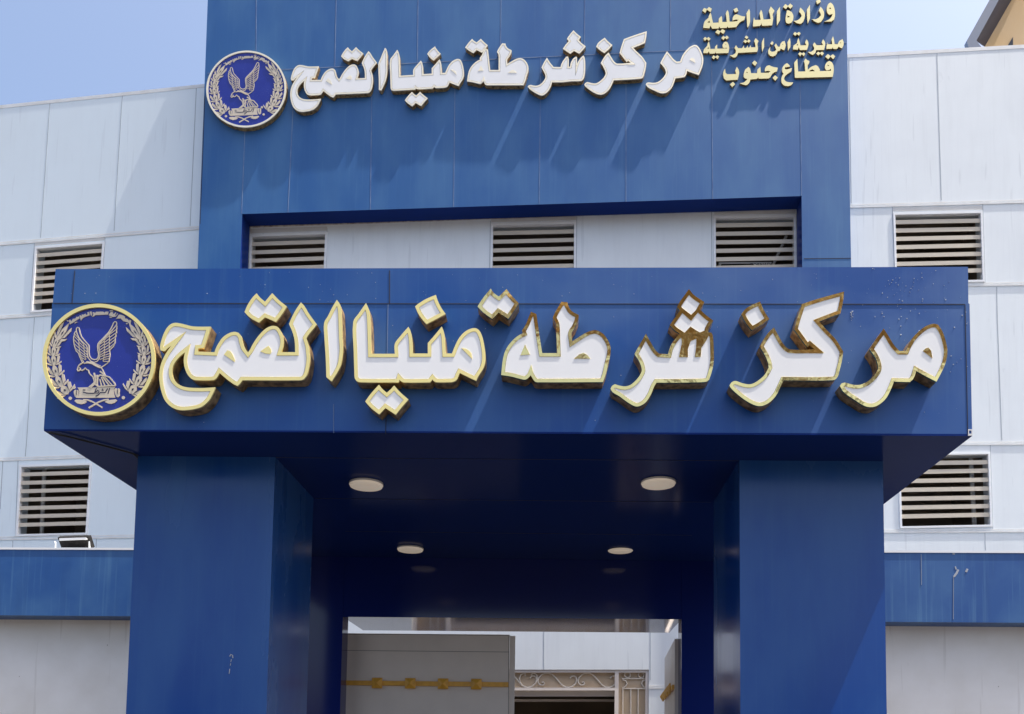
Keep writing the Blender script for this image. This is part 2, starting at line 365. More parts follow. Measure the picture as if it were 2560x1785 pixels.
# louvre windows
def window(pl, q, nb, key):
    fr = MB(); inn = inset(q, 5.0); fr.prism(pl, q, [inn], -0.014, 0.06)
    w = fr.build('louvre_window', M['frame'], bld)
    tl, tr, br, bl = inn
    lv = MB()
    for k in range(nb):
        t = (k + 1.02) / (nb + 1)
        if t > 0.97: break
        A = pl.p(*lerp(tl, bl, t)); B = pl.p(*lerp(tr, br, t))
        A = A + (B - A) * 0.002; B = B + (A - B) * 0.002
        n = pl.n; z = Vector((0, 0, 1)); sag = random.uniform(-0.004, 0.004)
        def pt(p, off, dz): return p + n * off + z * dz
        lv.hexa([pt(A, .004, -.012), pt(B, .004, -.012 + sag), pt(B, .004, .05 + sag), pt(A, .004, .05)],
                [pt(A, .012, -.012), pt(B, .012, -.012 + sag), pt(B, .012, .05 + sag), pt(A, .012, .05)])
        lv.hexa([pt(A, .0122, .042), pt(B, .0122, .042 + sag), pt(B, .0122, .05 + sag), pt(A, .0122, .05)],
                [pt(A, .085, .054), pt(B, .085, .054 + sag), pt(B, .085, .062 + sag), pt(A, .085, .062)])
    lv.build('louvre', M['louvre'], w)
    rm = MB(); a = [pl.p(*p, 0.252) for p in q]; c = (a[0] + a[2]) / 2
    a = [c + (p - c) * 1.15 for p in a]; bb = [p + pl.n * 1.6 for p in a]
    rm.face(bb)
    for i in range(4): rm.face([a[i], a[(i + 1) % 4], bb[(i + 1) % 4], bb[i]])
    rm.build('room', M['room'], w)
    if key in 'bd':
        po = MB(); s = 0.34 if key == 'b' else 0.80
        p0 = pl.p(*lerp(tl, tr, s), 0.34); p1 = pl.p(*lerp(bl, br, s + 0.02), 0.34)
        po.tube([p0, p1 - Vector((0, 0, .1))], 0.032, 8); po.build('inner_post', M['lintel'], w)
    if key == 'g':
        po = MB(); po.tube([pl.p(1966, 590, 0.3), pl.p(1950, 625, 0.3), pl.p(1932, 664, 0.3), pl.p(1915, 700, .3)], 0.022, 8); po.build('brace', M['lintel'], w)
    return w
for k, (pl, q, nb) in WIN.items(): window(pl, q, nb, k)

# the blue tower
tw = MB()
tp = [PT.p(523, -95), PT.p(2113, -150)]
lo_l, lo_r = PT.p(494, 668), PT.p(2128, 668)
zb = 4.4
ol = [(605.5, 535), (2004, 490)]
opl, opr = PT.p(*ol[0]), PT.p(*ol[1])
tw.prism(PT, [(523, -95), (2113, -150), (2128, 668), (lo_r.x, lo_r.y, zb), (opr.x, opr.y, zb), ol[1], ol[0], (opl.x, opl.y, zb), (lo_l.x, lo_l.y, zb), (494, 668)], (), 0, 0.31)
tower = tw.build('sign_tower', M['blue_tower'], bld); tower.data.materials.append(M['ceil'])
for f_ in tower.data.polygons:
    if f_.normal.z < -.5 or (abs(f_.normal.x) > .5 and -5.6 < f_.center.x < 4.0): f_.material_index = 1      # downward faces and the sides of the opening take the dark ceiling material
up = [(641, -90, 640, 176), (842.5, -90, 837, 166), (1046, -90, 1043.5, 157), (1254, -90, 1251, 147), (1463, -90, 1461, 138), (1677, -90, 1676, 127), (1891, -90, 1893, 117)]
lo = [(737, 172, 720, 531), (930, 162, 926, 524), (1138, 152, 1134, 517), (1352, 143, 1348, 510), (1565, 133, 1565, 504), (1779, 123, 1782, 497), (1999, 112, 2004, 489), (618, 178, 604, 534)]
joints(PT, up + lo + [(518, 183, 1207, 149), (1207, 149, 1900, 117), (1900, 117, 2116, 107)], 'seam_l', 1.5, tower)
joints(PT, [(2010, 646.5, 2127, 645.5), (512, 240, 500, 560)], 'seam', 1.6, tower)

# entrance door in the main facade, seen through the porch
dz = 0.0
fr = MB()
drp = [PR.p(u, 1674) for u in (1027, 1622.4)]
def px(u, v, off=0.0): return PR.p(u, v, off)
fo = [(1027, 1674), (1622.4, 1674), down(drp[1]), down(drp[0])]
m1 = (1119, 1537); t0, t1 = 1681, 1719; r1 = 1726
g0 = [(1038, 1681), (1112, 1681), down(px(1112, 1700)), down(px(1038, 1700))]
g1 = [(1123, t0), (1537, t0), (1537, t1), (1123, t1)]
g2 = [(1123, r1), (1537, r1), down(px(1537, 1700), .02), down(px(1123, 1700), .02)]
g3 = [(1547, 1681), (1614, 1681), down(px(1614, 1700)), down(px(1547, 1700))]
door = fr.prism(PR, fo, [g0, g1, g2, g3], 0.02, 0.14).build('entrance_door', M['gate'], bld)
bk = MB()
bk.prism(PR, [(1120, 1679), (1540, 1679), (1540, 1721), (1120, 1721)], (), 0.09, 0.11)
for g_ in (g0, g3): bk.prism(PR, g_, (), 0.09, 0.11)
bk.build('backing_board', M['tan'], door)
ir = MB()
def cr4(*pts): return [PR.p(1240 + x / 3.5875, 1520 + y / 3.5875, 0.075) for x, y in pts]
def spiral(cx, cy, r, a0, turns, k=12):
    n = int(k * abs(turns)) + 1
    return [(cx + r * (1 - .55 * i / n) * math.cos(a0 + turns * 2 * math.pi * i / n), cy + r * (1 - .55 * i / n) * math.sin(a0 + turns * 2 * math.pi * i / n)) for i in range(n + 1)]
R_ = 0.011
for sx in (0, 360, -360, -720):
    ir.tube(cr4(*[(x + sx, y) for x, y in ((375, 650), (385, 625), (410, 598), (440, 586), (475, 584), (505, 597), (530, 620), (560, 655), (590, 690), (620, 708), (655, 713), (690, 700), (715, 675), (724, 645), (718, 622), (700, 610), (680, 612), (664, 630))]), R_)
    ir.tube(cr4(*[(x + sx, y) for x, y in ((375, 650), (380, 675), (400, 692), (425, 690), (434, 675), (426, 664), (412, 668))]), R_)
for sx in (0, -700):
    ir.tube(cr4(*[(x + sx, y) for x, y in ((265, 610), (258, 600), (265, 588), (245, 585), (222, 600), (210, 630), (215, 665), (240, 698), (280, 712), (320, 705), (352, 680), (370, 645), (365, 605), (345, 585), (325, 587), (315, 600), (328, 610))]), R_)
for gx in (0, -1740):
    for x in (1178, 1302): ir.tube(cr4(*[(gx + x + 26 * math.cos(a * .5236), 600 + 26 * math.sin(a * .5236)) for a in range(13)]), R_)
    ir.tube(cr4((gx + 1130, 634), (gx + 1350, 634)), R_)
    ir.tube(cr4(*[(gx + x, y) for x, y in ((1135, 645), (1165, 655), (1175, 680), (1160, 705), (1135, 718))]), R_)
    ir.tube(cr4(*[(gx + x, y) for x, y in ((1345, 645), (1315, 655), (1305, 680), (1320, 705), (1345, 718))]), R_)
    ir.tube(cr4((gx + 1133, 724), (gx + 1350, 724)), R_)
    for x in (1137, 1208, 1275, 1346): ir.tube(cr4((gx + x, 724), (gx + x, 1700)), R_)
ir.build('scrollwork', M['iron'], door)
rm = MB(); a = [px(1100, 1715, .26), px(1560, 1715, .26), Vector(down(px(1560, 1715, .26))), Vector(down(px(1100, 1715, .26)))]
bb = [p + PR.n * 3.2 for p in a]
rm.face(bb)
for i in range(4): rm.face([a[i], a[(i + 1) % 4], bb[(i + 1) % 4], bb[i]])
rm.build('hallway', M['room'], door)
sh = MB(); sh.prism(PR, [(1123, 1727), (1537, 1727), (1537, 1741), (1123, 1741)], (), 0.13, 0.16); sh.prism(PR, [(1123, 1748), (1537, 1748), (1537, 1754), (1123, 1754)], (), 0.7, 0.75)
sh.build('hallway_bars', M['gate'], door)  # grey bars; the rear one models a ceiling tube's reflection as a solid shape

# ---------------------------------------------------------------- boundary wall, left and right of the porch
def bwall(x0, x1, lab, edge):
    t = thing('boundary_wall', ((x0 + x1) / 2, 9.5, 0), lab, 'wall', 'boundary walls beside the porch')
    MB().box(x0, x1, 9.55, 9.80, 0, 3.10).build('wall', M['cream'], t)
    MB().box(x0, x1, 9.25, 9.82, 3.085, 3.822).build('coping_band', M['blue_band'], t)
    MB().box(x0, x1, 9.243, 9.83, 3.8225, 3.846).build('cap', M['frame'], t)
    return t
bwall(-22, -3.43, 'cream boundary wall with a blue band on top, left of the left pillar', -1)
bwall(2.67, 22, 'cream boundary wall with a blue band on top, right of the right pillar', 1)

# ---------------------------------------------------------------- porch
por = thing('entrance_porch', (-0.4, 7.5, 0), 'deep blue entrance porch of glossy panels with a sign fascia on two square pillars', 'porch')
FO = [(139, 672.5), (2420, 667), (2421, 758), (2424, 760), (2430.5, 1089.5), (109, 1077), (130.5, 760), (132, 757)]
c0 = MB().prism(PF, [(139, 672.5), (2420, 667), (2421, 758), (2424, 760), (2430.5, 1085), (109.3, 1073), (130.5, 760), (132, 757)], (), 0, 0.22)
fascia = c0.build('fascia', M['blue'], por)
fz = [PF.p(*q) for q in FO]
MB().box(-3.47, 2.64, 5.852, 9.55, 3.80, 4.30).build('canopy_roof', M['asphalt'], por)
for x0, x1, y0, y1 in ((-3.47, -3.30, 5.851, 9.55), (2.47, 2.64, 5.851, 9.55), (-3.299, 2.469, 9.38, 9.55)): MB().box(x0, x1, y0, y1, 4.301, 4.80).build('parapet', M['blue'], por)
cl = MB()
cq = [Vector((x, y, zc(x))) for x, y in ((-3.508, 5.63), (2.676, 5.63), (2.676, 9.29), (-3.508, 9.29))]
cl.hexa(cq, [p + Vector((0, 0, .012)) for p in cq])
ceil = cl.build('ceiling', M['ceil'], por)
joints(PF, [(133, 758, 975, 759), (975, 759, 2412, 760.5), (974, 676, 974, 757)], 'seam', 1.9, fascia)
joints(PF, [(966.3, 990, 964, 1085), (187, 676, 180, 757), (2413, 761, 2420, 1084)], 'seam', 1.6, fascia)
joints(PF, [(970, 761, 966.5, 988), (834, 1010, 834, 1082)], 'seam_l', 1.1, fascia)
# corner end-cap at the lower right
MB().prism(PF, [(2420.5, 1073), (2431, 1073), (2431, 1089), (2420.5, 1089)], [[(2422.5, 1076), (2429, 1076), (2429, 1084), (2422.5, 1084)]], -0.004, 0.02).build('corner_cap', M['lamp_rim'], fascia)
# ceiling joints
for y, x0, x1 in ((6.125, -2.06, 1.285), (7.13, -2.05, 1.27), (8.2, -2.05, 1.28)):
    j_ = [Vector((a, b, zc(a) - .003)) for a, b in ((x0, y), (x1, y), (x1, y + .004), (x0, y + .004))]
    MB().hexa(j_, [p + Vector((0, 0, .006)) for p in j_]).build('ceiling_joint', M['seam_navy'], ceil)
for x0, x1 in ((-3.089, -2.062), (1.29, 2.29)):
    MB().box(x0, x1, 6.12, 7.13, 0, 3.79).build('pillar', M['blue_pillar'], por)
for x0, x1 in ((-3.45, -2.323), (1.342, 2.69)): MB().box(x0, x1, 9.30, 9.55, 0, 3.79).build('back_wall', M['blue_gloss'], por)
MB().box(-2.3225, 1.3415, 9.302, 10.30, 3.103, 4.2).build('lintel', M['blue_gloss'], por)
# mortar and mud spatter on the fascia
sp = MB()
def speck(u, v, r):
    c = PF.p(u, v); k = 6; a0 = random.random() * 6
    base = [c + Vector((math.cos(a0 + i * 2 * math.pi / k) * r * random.uniform(.6, 1.2), 0.0005, math.sin(a0 + i * 2 * math.pi / k) * r * random.uniform(.6, 1.2))) for i in range(k)]
    tip = c + Vector((0, -r * 0.8, 0))
    for i in range(k): sp.face([base[i], base[(i + 1) % k], tip])
for i in range(190):
    u = random.uniform(150, 2410); v = random.uniform(690, 1075)
    if random.random() < 0.45: v = random.uniform(680, 756)
    speck(u, v, random.choice((.0016, .002, .0026, .0034)))
for i in range(36): speck(random.gauss(2275, 80), random.gauss(795, 22), random.uniform(.0025, .006))
for i in range(26): speck(random.gauss(2260, 75), random.gauss(712, 24), random.uniform(.0022, .005))
for i in range(14): speck(random.gauss(2370, 25), random.gauss(880, 60), random.uniform(.0022, .0045))
for i in range(12): speck(2129 + random.uniform(-4, 4), 787 + random.uniform(-12, 12), random.uniform(.003, .006))
tag(sp.build('mortar_spatter', M['speck'], fascia), kind='stuff')

# ceiling lights
def clight(u, v, r, lab, thick, open_=False):
    CEIL = 3.745; CEIL = zc(level(u, v, CEIL).x); c = level(u, v, CEIL - thick)
    R = r * c.y / F
    t = thing('ceiling_light', (c.x, c.y, CEIL - .012), lab, 'ceiling light', 'round lights under the porch ceiling')
    MB().disc(c, R * 1.02, CEIL - .003, CEIL - thick * .55).build('housing', M['lamp_rim'], t)
    d = MB().disc(c, R, CEIL - thick * .55 - .0005, CEIL - thick, R * .955)
    d.disc(c, R * .955, CEIL - thick - .0002, CEIL - thick - .006, R * .7)
    if open_: d.disc(c, R * .6, CEIL - thick - .0065, CEIL - thick - .011, R * .5)
    d.build('diffuser', M['lamp'], t, smooth=False)
clight(915.4, 1217, 43, 'round white ceiling light under the porch, front row on the left', .032)
clight(1645.9, 1213, 43, 'round cream ceiling light under the porch, front row on the right', .030)
clight(1025.7, 1376.8, 33, 'round ceiling light under the porch, back row on the left', .030)
clight(1550.8, 1378.3, 31, 'flat ringed ceiling light under the porch, back row on the right', .012, True)

# loose cable under the soffit
cb = MB()
def so_(u, v): return level(u, v, 3.762)
cb.tube([so_(122, 1081), so_(180, 1094), so_(250, 1112), so_(318, 1130), so_(332, 1134), so_(344, 1145), so_(360, 1146.5), so_(377, 1146)], 0.006)
cb.tube([so_(318, 1130), so_(333, 1134.5), so_(346, 1139)], 0.005)
tag(cb.build('cable', M['cable']), 'thin black cable stapled across the underside of the canopy, left corner', 'cable')

# gate leaves
gl = thing('gate_leaf', (-1.6, 9.6, 0), 'grey steel gate leaf standing closed, with a gold strap of four pyramid studs', 'gate', 'gate leaves in the porch opening')
z1 = PGATE.p(1100, 1585).z
xa, xb, xc = PGATE.p(862, 1585).x - .02, PGATE.p(1274, 1585).x, PGATE.p(1288, 1585).x
gp = MB().box(xa, xb, 9.56, 9.60, 0.05, z1).build('panel', M['gate'], gl)
joints(PGATE, [(864, 1626, 1273, 1630), (866, 1585, 1274, 1588.5), (1272, 1590, 1271.5, 1785)], 'lintel_dark', 1.2, gp)
MB().box(xb + .003, xc, 9.575, 9.62, 0.05, z1 - .012).build('edge_stile', M['gate'], gl)
bz = PGATE.p(1025, 1709).z
strap = MB().box(xa, xb - .005, 9.535, 9.5595, bz - .026, bz + .026).build('strap', M['ochre'], gl)
def stud(c, nrm, r, h):
    s = MB(); t = Vector((0, 0, 1)).cross(nrm).normalized() * r; z = Vector((0, 0, r))
    q = [c - t - z, c + t - z, c + t + z, c - t + z]; k = nrm * .014
    s.hexa([p + k for p in q], q)
    for i in range(4): s.face([q[i] + k * 1.02, q[(i + 1) % 4] + k * 1.02, c + nrm * h])
    return s
for u in (942.7, 1025.7, 1107.7, 1191): 
    c = PGATE.p(u, 1709, -0.03); stud(Vector((c.x, 9.5345, bz)), Vector((0, -1, 0)), .058, .05).build('stud', M['ochre'], gl)
hp = PGATE.p(1697.5, 1597); far = level(1667.9, 1649.6, hp.z)
gr = thing('gate_leaf', (hp.x, hp.y, 0), 'grey steel gate leaf swung open edge-on at the right jamb, gold studs on its face', 'gate', 'gate leaves in the porch opening')
d = (far - hp); d.z = 0; L_ = 1.86; d.normalize(); nn = Vector((d.y, -d.x, 0)); nn = -nn if nn.x > 0 else nn
A = Vector((hp.x, hp.y, .05)) - nn * .0; B_ = A + d * L_; up_ = Vector((0, 0, hp.z - .05)); th = nn * .045
MB().hexa([A, B_, B_ + up_, A + up_], [A + th, B_ + th, B_ + th + up_, A + th + up_]).build('panel', M['gate'], gr)
s0 = A + th + nn * .001 + d * .05 + Vector((0, 0, bz - .05 - .026)); s1 = s0 + d * (L_ - .1); s2 = Vector((0, 0, .052)); s3 = nn * .025
MB().hexa([s0, s1, s1 + s2, s0 + s2], [s0 + s3, s1 + s3, s1 + s3 + s2, s0 + s3 + s2]).build('strap', M['ochre'], gr)
for k in range(4):
    stud(A + th + nn * .027 + d * (.3 + k * .42) + Vector((0, 0, bz - .05)), nn, .058, .05).build('stud', M['ochre'], gr)

# floodlight and conduit on the left boundary wall
FLP = Plane(9.42, 0)
fl = thing('floodlight', tuple(FLP.p(190, 1370)), 'black floodlight leaning back on the top of the left boundary wall', 'floodlight')
q = [(144, 1344), (221.4, 1341.4), (231, 1371), (154, 1371)]
a = [FLP.p(*p) for p in q]; a = [EYE + (p - EYE) * (1 - .012 * (i < 2)) for i, p in enumerate(a)]; bk_ = [p + Vector((0, .05, .03)) for p in a]
MB().hexa(a, bk_).build('casing', M['black'], fl)
qi = [(148, 1349), (216, 1347), (223, 1369), (154, 1369)]
MB().prism(FLP, [(148, 1345.5), (214, 1343.5), (217.5, 1347), (216, 1348.5), (148, 1351)], (), -0.135, -0.12).build('reflector_lip', M['frame'], fl)
MB().prism(FLP, [(221, 1353.5), (223.5, 1353), (225, 1371), (221.5, 1371)], (), -0.14, -0.13).build('bracket', M['frame'], fl)
cd_ = MB().tube([FLP.p(138.5, 1370.5), FLP.p(138.8, 1358), FLP.p(138.0, 1355), FLP.p(136.5, 1354)], .008)
tag(cd_.build('conduit', M['trim']), 'short hooked white conduit standing on the left boundary wall beside the floodlight', 'conduit')

# air conditioner behind the right tower louvres
PAC = Plane(PR.y0 + .30, -0.03)
ac = thing('air_conditioner', tuple(PAC.p(1865, 690)), 'white air conditioner with a dark grille inside the right window of the blue tower', 'air conditioner')
MB().prism(PAC, [(1797, 656), (1929, 655), (1929, 725), (1797, 726)], (), 0, .3).build('casing', M['frame'], ac)
MB().prism(PAC, [(1803, 660), (1883, 659), (1883, 722), (1803, 722)], (), -.004, .01).build('grille', M['black'], ac)
cu = bpy.data.curves.new('lettering', 'FONT'); cu.body = 'TORNADO'; cu.align_x = 'CENTER'; cu.size = 0.075; cu.extrude = 0.001
tob = bpy.data.objects.new('tmp', cu); COL.objects.link(tob)
dg = bpy.context.evaluated_depsgraph_get(); me = bpy.data.meshes.new_from_object(tob.evaluated_get(dg)); bpy.data.objects.remove(tob)
lo_ = bpy.data.objects.new('lettering', me); COL.objects.link(lo_); lo_.parent = ac
me.transform(Matrix.Translation(PAC.p(1906, 665.5, -.004) - ac.location) @ Matrix.Rotation(math.atan(-.03), 4, 'Z') @ Matrix.Rotation(math.pi / 2, 4, 'X')); me.materials.clear(); me.materials.append(M['ink'])

# neighbouring house behind, upper right
PN = Plane(17.0, -0.03)
def n8(*pts): return [(2380 + x / 11.433, y / 11.433) for x, y in pts]
nb = thing('neighbouring_house', (9.6, 19, 0), 'ochre house with a steep dark blue gable edge showing above the roof at upper right', 'house')
MB().prism(PN, n8((425, 1155), (1720, -1160), (1975, -1160), (700, 1155), (835, 1330), (800, 1700), (570, 1700)), (), 0, .12).build('gable_edge', M['slate'], nb)
D_ = 1.0
e_ = [PN.p(*n8((700, 1155))[0], .11), PN.p(*n8((1975, -1160))[0], .11), PN.p(*n8((2370, -1170))[0], D_), PN.p(*n8((935, 1335))[0], D_)]
k_ = Vector((-.06, 0, .035))
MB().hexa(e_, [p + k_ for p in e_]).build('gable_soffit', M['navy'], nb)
w0 = PN.p(*n8((880, 1500))[0], D_); w1 = PN.p(*n8((4200, 1500))[0], D_)
nw = MB().prism(PN, [tuple(p - PN.n * D_) for p in (PN.p(*n8((935, 1335))[0], D_), PN.p(*n8((2370, -1170))[0], D_), PN.p(*n8((4200, -1170))[0], D_))] + [tuple(Vector(down(w1)) - PN.n * D_), tuple(Vector(down(w0)) - PN.n * D_)], (), D_, 6).build('wall', M['ochre_wall'], nb)
MB().prism(PN, n8((1745, 1050), (1745, 1500), (1470, 1500)), (), D_ - .02, D_ + .02).build('window_pane', M['glass'], nb)

# scuffs: a paint drip on the left pillar, bird droppings on the right band
dr = MB(); dr.ribbon(PC, [(574, 1641), (577, 1636), (581, 1638), (582, 1645)], 2.2, -.003, .001)
for y0, y1, w in ((1648, 1655, 1.3), (1658, 1664, 1.1), (1672, 1684, 1.6)): dr.ribbon(PC, [(578 - (y0 - 1648) * .15, y0), (578 - (y1 - 1648) * .15, y1)], w, -.003, .001)
tag(dr.build('paint_drip', M['dirt'], bpy.data.objects['pillar']), kind='stuff')
bd = MB()
for pts, w in ((((2396, 1424), (2392, 1432), (2385, 1442)), 5), (((2388, 1416), (2391, 1424)), 3), (((2419, 1422), (2415, 1430)), 5), (((2385, 1380), (2384, 1386)), 6), (((2419, 1379), (2418, 1382)), 5), (((2384, 1440), (2383.5, 1548)), .9), (((2303, 1385), (2304, 1462)), .8)):
    bd.ribbon(PBAND, pts, w, -.003 - random.random() * .001, .001)
tag(bd.build('bird_droppings', M['dirt'], bpy.data.objects['boundary_wall.001']), kind='stuff')

# ---------------------------------------------------------------- the signs
def cv(pts, ox, oy, s): return [(ox + x / s, oy + y / s) for x, y in pts]
A_ = lambda *p: cv(p, 360, 680, 4.002)
B4 = lambda *p: cv(p, 860, 680, 4.0025)
C4 = lambda *p: cv(p, 1160, 680, 4.0025)
D4 = lambda *p: cv(p, 1500, 680, 4.0025)
E4 = lambda *p: cv(p, 1800, 700, 3.5875)
T4 = lambda *p: cv(p, 790, 740, 6.667)
U1 = lambda *p: cv(p, 700, 70, 6.67)
U2 = lambda *p: cv(p, 960, 70, 6.67)
U3 = lambda *p: cv(p, 1150, 60, 6.67)
U4 = lambda *p: cv(p, 1430, 60, 6.753)

def affine(src, dst):                     # least squares
    n = len(src); mx = [sum(p[i] for p in src) / n for i in (0, 1)]; my = [sum(p[i] for p in dst) / n for i in (0, 1)]
    sxx = sxy = syy = 0; r = [[0, 0], [0, 0]]
    for p, q in zip(src, dst):
        x, y = p[0] - mx[0], p[1] - mx[1]; sxx += x * x; sxy += x * y; syy += y * y
        for k in (0, 1): r[k][0] += x * (q[k] - my[k]); r[k][1] += y * (q[k] - my[k])
    D = sxx * syy - sxy * sxy
    m = [((r[k][0] * syy - r[k][1] * sxy) / D, (r[k][1] * sxx - r[k][0] * sxy) / D) for k in (0, 1)]
    return lambda p: tuple(my[k] + m[k][0] * (p[0] - mx[0]) + m[k][1] * (p[1] - mx[1]) for k in (0, 1))

SIGN = {}
SIGN['lqmh'] = (A_((160,752),(172,690),(200,610),(240,545),(290,512),(340,510),(410,525),(480,542),(560,547),(668,546),(632,660),(597,760),(543,765),(540,795),(705,802),(720,760),(745,712),(790,652),(850,612),(905,598),(945,607),(972,640),(985,695),(1005,755),(1040,803),(1058,780),(1090,718),(1140,645),(1200,580),(1250,548),(1297,538),(1340,552),(1370,592),(1390,640),(1398,690),(1392,745),(1374,801),(1512,801),(1507,690),(1485,600),(1450,520),(1480,450),(1520,375),(1570,303),(1605,340),(1650,415),(1700,485),(1730,525),(1700,562),(1650,622),(1625,662),(1648,740),(1655,800),(1660,870),(1650,950),(1630,1030),(1600,1073),(1560,1083),(985,1083),(960,1117),(935,1140),(890,1117),(820,1065),(757,1010),(732,1052),(705,1077),(660,1083),(540,1083),(500,1078),(460,1055),(430,1015),(408,960),(398,900),(400,850),(410,803),(370,835),(320,890),(290,945),(281,1000),(292,1060),(330,1110),(380,1140),(440,1155),(520,1160),(600,1160),(715,1153),(690,1215),(650,1285),(590,1340),(540,1362),(460,1378),(380,1383),(320,1372),(260,1340),(210,1285),(180,1215),(160,1130),(152,1050),(158,970),(175,905),(205,840),(240,782),(272,738),(238,762),(208,793),(165,783)),
  [A_((835,780),(865,793),(890,830),(910,880),(905,900),(850,860),(800,825)), A_((1165,793),(1210,760),(1245,738),(1270,770),(1275,800),(1262,820),(1215,815))])
SIGN['qdots'] = (A_((1005,400),(1040,322),(1085,255),(1127,212),(1162,255),(1210,297),(1245,255),(1283,210),(1350,280),(1430,345),(1375,430),(1320,500),(1212,453),(1150,507),(1060,455)), [])
SIGN['alif'] = (T4((347,62),(395,130),(420,220),(430,400),(440,700),(450,870),(440,1000),(410,1160),(340,1300),(260,1425),(172,1350),(160,1000),(140,700),(135,450),(200,330),(270,190)), [])
SIGN['mnya'] = (B4((220,310),(242,355),(257,410),(264,480),(275,818),(508,818),(508,720),(560,645),(645,548),(664,585),(678,640),(686,720),(688,815),(838,815),(838,710),(900,640),(978,545),(997,590),(1007,640),(1013,720),(1018,815),(1080,815),(1110,740),(1150,662),(1210,597),(1275,565),(1320,563),(1355,587),(1385,650),(1405,740),(1415,830),(1412,900),(1390,970),(1340,1050),(1322,1088),(1240,1050),(1160,1010),(1150,1030),(1130,1075),(1095,1098),(1050,1103),(930,1103),(900,1092),(885,1075),(862,1105),(600,1105),(570,1092),(556,1078),(548,1105),(160,1103),(125,1090),(107,1060),(103,1000),(97,800),(92,500),(150,410)),
  [B4((1175,760),(1215,765),(1250,785),(1275,815),(1283,870))])
SIGN['ndot'] = (B4((712,345),(740,320),(820,270),(920,228),(940,290),(975,360),(1017,420),(920,472),(825,522),(780,470),(740,410)), [])
SIGN['ydots'] = (B4((212,1295),(270,1215),(350,1127),(385,1170),(428,1208),(465,1175),(502,1135),(560,1200),(645,1275),(580,1350),(517,1428),(415,1360),(352,1425),(270,1360)), [])
SIGN['tdots'] = (C4((135,345),(190,260),(267,165),(300,210),(348,245),(385,210),(425,170),(480,240),(548,312),(500,390),(443,468),(345,405),(285,470),(200,410)), [])
SIGN['th'] = (C4((372,1030),(385,900),(405,810),(440,740),(500,670),(550,632),(590,612),(580,585),(620,520),(645,455),(670,397),(725,420),(745,560),(765,700),(783,811),(932,811),(925,640),(918,520),(888,460),(910,405),(950,338),(975,297),(1035,303),(1045,340),(1080,392),(1148,430),(1145,470),(1115,550),(1078,610),(1085,693),(1150,650),(1220,607),(1295,582),(1340,587),(1400,625),(1445,690),(1468,760),(1462,840),(1440,930),(1420,1020),(1390,1101),(740,1103),(710,1095),(690,1070),(668,1033),(640,1062),(610,1077),(560,1068),(470,1045)),
  [C4((565,832),(610,725),(660,825)), C4((1103,865),(1150,825),(1195,808),(1235,830),(1262,865)), C4((672,925),(632,1028),(702,1036))])
SIGN['shr'] = (D4((105,1170),(120,1140),(150,1122),(190,1135),(250,1144),(310,1126),(380,1060),(412,1005),(418,975),(395,900),(345,820),(380,755),(420,685),(460,615),(500,690),(555,780),(590,816),(682,822),(695,770),(722,710),(765,652),(800,618),(745,580),(697,530),(740,470),(800,387),(770,348),(800,295),(840,240),(890,170),(940,230),(1045,300),(1002,377),(1060,430),(1135,487),(1082,575),(1085,603),(1115,605),(1130,640),(1138,750),(1138,900),(1118,1000),(1092,1078),(1060,1098),(890,1105),(710,1107),(565,1107),(540,1150),(510,1225),(460,1300),(410,1335),(360,1345),(290,1312),(190,1240),(130,1205)),
  [D4((810,640),(850,602),(905,545),(965,585),(1000,603),(1050,585),(1095,625),(1060,690),(1015,757),(1008,848),(950,848),(962,745),(965,665),(908,690),(880,770),(880,850),(790,850),(815,730),(820,700)), D4((800,387),(812,352),(912,428),(982,358),(1000,380),(978,408),(912,487))])
SIGN['zdot'] = (E4((190,305),(230,258),(290,222),(360,192),(390,265),(442,350),(365,405),(285,450),(230,380)), [])
SIGN['kz'] = (E4((85,945),(105,917),(140,905),(200,925),(270,935),(330,910),(400,850),(437,785),(430,740),(400,668),(355,595),(395,525),(440,465),(485,425),(530,510),(580,588),(630,622),(850,622),(806,584),(783,604),(665,442),(690,350),(735,215),(880,168),(1113,103),(1105,185),(1080,300),(890,372),(950,440),(1040,535),(1105,640),(1095,720),(1075,800),(1055,868),(1015,898),(570,900),(545,955),(500,1040),(440,1100),(380,1128),(320,1125),(230,1080),(140,1010),(95,965)),
  [E4((840,618),(926,656),(800,655))])
SIGN['mr'] = (E4((1075,950),(1090,927),(1120,920),(1200,940),(1260,938),(1330,905),(1395,840),(1418,790),(1405,725),(1375,665),(1342,622),(1380,560),(1430,490),(1468,435),(1510,500),(1560,582),(1610,636),(1665,636),(1685,590),(1725,522),(1790,455),(1850,412),(1915,392),(1955,400),(1990,450),(2020,530),(2040,630),(2030,720),(2000,800),(1942,912),(1850,865),(1760,815),(1750,850),(1730,890),(1705,915),(1560,912),(1535,975),(1490,1060),(1430,1115),(1370,1139),(1300,1130),(1200,1070),(1110,1005)),
  [E4((1820,635),(1845,612),(1870,606),(1895,635),(1905,700),(1860,665))])
